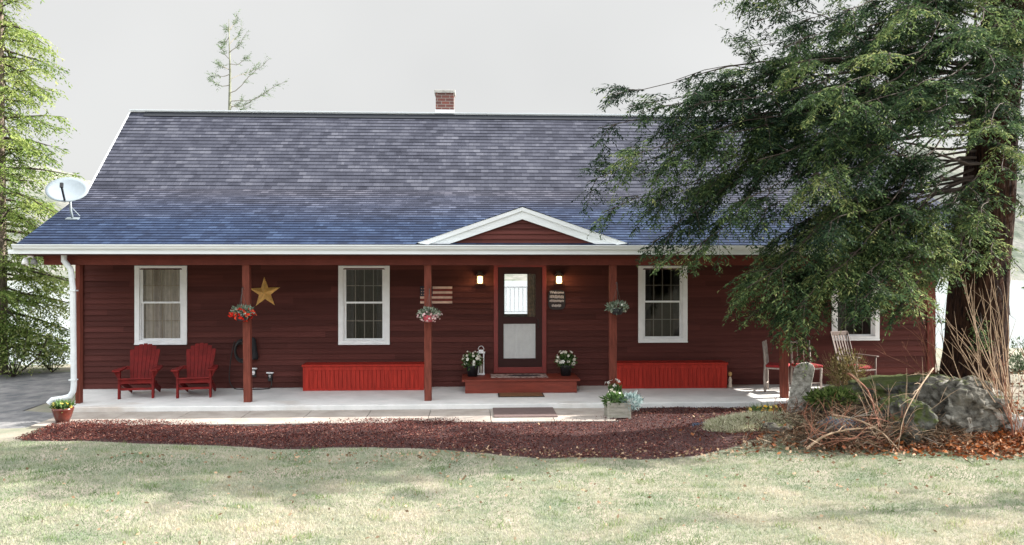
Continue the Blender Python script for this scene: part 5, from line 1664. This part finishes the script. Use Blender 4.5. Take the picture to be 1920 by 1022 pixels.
o = tuft('blue_flowers', 'small patch of blue flowers at the left tip of the hummock', [(hx2, hy2, .12, .1)], 160, .07, .013, leafmat('blue_petal', [(0, (.06, .12, .10)), (.6, (.13, .19, .30)), (1, (.24, .32, .50))]), lean=.6, cat='flowers')
# daffodils near the porch corner
dx, dy = X_(1434, 12.95), 12.95
r = thing('daffodils', 'clump of yellow daffodils growing beside the standing stone', 'flowers', (dx, dy, g(dx, dy)))
addleaf('leaves', spikes(dx, dy, g(dx, dy), .22, 320, .27, .016, .6), L_green, r)
V, Q, q = blossoms((dx-.02, dy-.08, g(dx, dy)+.17), (.24, .1, .07), 22, .04)
npmesh('flowers', V, Q, L_yel, root=r, loc=tuple(rootloc(r)), rnd=q)
# leafy green plants on the mound
gx, gy = at(1560, 752, 12.5).x, 12.5
r = thing('leafy_plant', 'green broad leaved plant on the mound behind the standing stone', 'plant', (gx, gy, g(gx, gy)))
addleaf('leaves', clump_leaves((gx, gy, Z_(1560, 748, 12.5)), (.42, .3, .13), 900, .10, .035), leafmat('moss_leaf', [(0, (.03, .06, .015)), (.6, (.09, .14, .035)), (1, (.24, .30, .10))]), r)
# ornamental grass clump by the porch corner
gy = 14.2; gx = X_(1585, gy)
r = thing('dry_shrub', 'brownish dry shrub between the standing stone and the rocking chair', 'shrub', (gx, gy, g(gx, gy)))
wd = MB(); random.seed(12)
for k in range(60):
    a = random.uniform(0, 2*PI); s = random.uniform(.05, .45)
    b0 = Vector((gx+.1*math.cos(a), gy+.1*math.sin(a), g(gx, gy)))
    wd.tube([b0, b0+Vector((s*.5*math.cos(a), s*.5*math.sin(a), .35)), b0+Vector((s*math.cos(a), s*math.sin(a), random.uniform(.5, .85)))], [.006, .004, .002], 4, cap=False)
part('stems', wd, mat('dry_stem', (.24, .16, .09), .9, var=.3), r, w=True)
addleaf('foliage', clump_leaves((gx, gy, g(gx, gy)+.45), (.36, .3, .42), 1500, .08, .018, shell=.2), leafmat('dry_leaf', [(0, (.06, .06, .025)), (.6, (.16, .14, .05)), (1, (.34, .28, .13))]), r)

# bare stems / brush: each a thing
m_stem = mat('pale_dry_stem', (.34, .24, .16), .85, var=.3, scale=12)
m_stem2 = mat('red_brown_stem', (.24, .10, .06), .85, var=.3, scale=12)
def stems(name, label, base_px, base_py, Y, tips, m, rad=.011, seed=0, cat='shrub', side=3, jit=.12, basew=.15, group=None):
    rr = random.Random(seed)
    b = at(base_px, base_py, Y)
    r = thing(name, label, cat, (b.x, Y, b.z), 0, group)
    mb = MB()
    for (px, py, dY) in tips:
        p0 = b+Vector((rr.uniform(-basew, basew), rr.uniform(-.12, .12), 0))
        p1 = at(px, py, Y+dY)
        L = (p1-p0).length
        pts = []
        ph = rr.uniform(0, 6)
        for i in range(7):
            t = i/6; p = p0.lerp(p1, t)
            p += Vector((math.sin(t*4+ph), math.cos(t*3+ph), math.sin(t*5+ph)*.5))*jit*L*.3*math.sin(PI*t)
            pts.append(p)
        mb.tube(pts, [rad*(1-i/7.2) for i in range(7)], 5, cap=False)
        for k in range(side):
            j = rr.randint(2, 5); q = pts[j]; d = (pts[j+1]-pts[j]).normalized()
            e = q+(d+Vector((rr.uniform(-.8, .8), rr.uniform(-.5, .5), rr.uniform(-.3, .5)))).normalized()*L*rr.uniform(.12, .3)
            mb.tube([q, q.lerp(e, .5)+Vector((0, 0, .02)), e], [rad*.5, rad*.35, rad*.15], 4, cap=False)
    part('stems', mb, m, r, w=True)
    return r
rr = random.Random(21)
stems('bare_shrub', 'tall fan of bare pale stems in front of the tree trunk', 1890, 830, 11.6, [(1885-rr.uniform(0, 135), rr.uniform(510, 700), rr.uniform(-.3, .5)) for k in range(26)], m_stem, rad=.011, seed=2, basew=.28)
stems('bare_shrub', 'thicker bare brown stems at the right edge beside the boulder', 1915, 850, 11.3, [(rr.uniform(1850, 1950), rr.uniform(640, 780), rr.uniform(-.2, .4)) for k in range(18)], m_stem2, rad=.010, seed=3, basew=.2)
stems('bare_shrub', 'thin reddish bare saplings rising against the right end of the house', 1752, 720, 13.2, [(1700, 480, .3), (1716, 470, .2), (1745, 500, 0), (1735, 560, .2), (1690, 640, .1), (1640, 655, .1), (1725, 600, -.1), (1712, 520, .3), (1762, 560, .1), (1752, 640, .2)], m_stem2, rad=.008, seed=4, side=6)
stems('bare_shrub', 'reddish dry stalks around the foot of the standing stone', 1480, 800, 12.4, [(rr.uniform(1440, 1560), rr.uniform(740, 790), rr.uniform(-.2, .3)) for k in range(24)], mat('rust_stem', (.30, .09, .04), .85, var=.3), rad=.007, seed=5, basew=.35)
stems('bare_shrub', 'low red brown canes sprawling over the dark rocks in the brush', 1600, 835, 11.2, [(rr.uniform(1500, 1740), rr.uniform(740, 830), rr.uniform(-.25, .3)) for k in range(46)], m_stem2, rad=.007, seed=9, basew=.75, jit=.5)
stems('bare_shrub', 'thin bare stalks among the mossy boulders', 1650, 840, 11.3, [(1590, 665, .2), (1632, 700, .3), (1700, 690, .1), (1745, 690, .2), (1610, 740, 0), (1665, 720, 0), (1780, 740, 0), (1560, 770, -.1), (1720, 760, -.1), (1640, 760, 0), (1596, 700, .2)], m_stem, rad=.009, seed=6, basew=.4)
def fallen(label, pts, rad, m, seed):
    rr = random.Random(seed)
    P = smoothpts([at(a, b, c-.22) for a, b, c in pts], 5)
    c0 = P[0]
    mb = MB(); mb.tube(P, [rad*(1-.75*i/len(P)) for i in range(len(P))], 6, cap=False)
    for k in range(7):
        j = rr.randint(2, len(P)-2); d = (P[j]-P[j-1]).normalized()
        e = P[j]+(d*.8+Vector((rr.uniform(-.3, .3), rr.uniform(-.5, .5), rr.uniform(-.6, .5)))).normalized()*rr.uniform(.15, .4)
        mb.tube([P[j], P[j].lerp(e, .5)+Vector((0, 0, .02)), e], [rad*.4, rad*.3, rad*.12], 4, cap=False)
    o = part('fallen_branch', mb, m, None, w=True, smooth=True, loc=tuple(c0)); tag(o, label, 'branch', 'fallen branches on the mound')
fallen('pale curved fallen branch arching low over the leaves at the front', [(1512, 842, 11.15), (1545, 818, 11.2), (1590, 806, 11.3), (1645, 802, 11.4)], .02, m_stem, 1)
fallen('pale fallen branch running down right across the brush', [(1560, 778, 11.7), (1610, 788, 11.4), (1655, 812, 11.2), (1690, 850, 11.1)], .016, m_stem, 2)
fallen('dark leaning branch crossing the mound from upper left', [(1590, 700, 12.4), (1625, 730, 12.0), (1640, 770, 11.6), (1648, 800, 11.2)], .020, m_stem2, 3)
fallen('brownish stick leaning over the rounded mossy boulder', [(1750, 690, 11.6), (1722, 730, 11.2), (1700, 770, 11.0), (1690, 800, 10.95)], .013, m_stem, 4)
fallen('low grey stick half buried beside the bluish rock', [(1500, 830, 11.6), (1540, 812, 11.5), (1580, 790, 11.4), (1640, 770, 11.4)], .013, mat('grey_stick', (.22, .19, .16), .9), 5)
# brush tangle
n = 9000
bxp, byp = gpt(1570, 838, -.05)
x = rng.normal(5.95, 1.0, n); y = rng.normal(11.65, .38, n)
P = np.stack([x, y, g_arr(x, y)+rng.uniform(0, .38, n)*np.exp(-((x-5.9)/1.2)**2)], 1)
D = nrm(rng.normal(size=(n, 3))*np.array([1, .8, .5])); S = nrm(np.cross(D, rand_unit(n)))
V, Q = leaf_quads(P, D, S, rng.uniform(.1, .32, n), rng.uniform(.006, .012, n), mid=.5)
o = npmesh('brush_tangle', V, Q, leafmat('brush', [(0, (.025, .018, .012)), (.5, (.09, .06, .04)), (.85, (.20, .14, .09)), (1, (.42, .30, .20))], translucent=0), rnd=rng.random(n))
tag(o, 'tangle of dead grey brown twigs heaped left of the boulders', 'brush', kind='stuff')

# shrub at far right behind the trunk
def bush(name, label, px, py, Y, rx, rz, n, m, leaf=.07):
    c = at(px, py, Y); 
    r = thing(name, label, 'shrub', (c.x, Y, g(c.x, Y)))
    wd = MB(); rr = random.Random(px)
    z0 = g(c.x, Y)
    for k in range(14):
        a = rr.uniform(0, 2*PI)
        wd.tube([(c.x, Y, z0), (c.x+rx*.5*math.cos(a), Y+rx*.4*math.sin(a), (z0+c.z)/2), (c.x+rx*.9*math.cos(a), Y+rx*.8*math.sin(a), c.z+rz*rr.uniform(-.2, .7))], [.015, .009, .003], 4, cap=False)
    part('stems', wd, m_twig, r, w=True)
    V, Q = clump_leaves((c.x, Y, c.z), (rx, rx, rz), n, leaf, leaf*.4, shell=.25)
    npmesh('foliage', V, Q, m, root=r, loc=tuple(rootloc(r)), rnd=rng.random(len(Q)))
L_bush = leafmat('bush_leaf', [(0, (.04, .06, .03)), (.6, (.10, .14, .08)), (1, (.24, .28, .18))])
bush('evergreen_shrub', 'low grey green shrub at the right edge behind the boulders', 1935, 700, 14.0, .75, .65, 3500, L_bush)
bush('evergreen_shrub', 'yellow green shrub under the tree beyond the left drive', 25, 640, 20.0, 1.1, .9, 2600, L_left, .09)
bush('evergreen_shrub', 'smaller yellow green shrub between the left tree and the white downspout', 98, 668, 20.8, .40, .35, 900, L_left, .08)
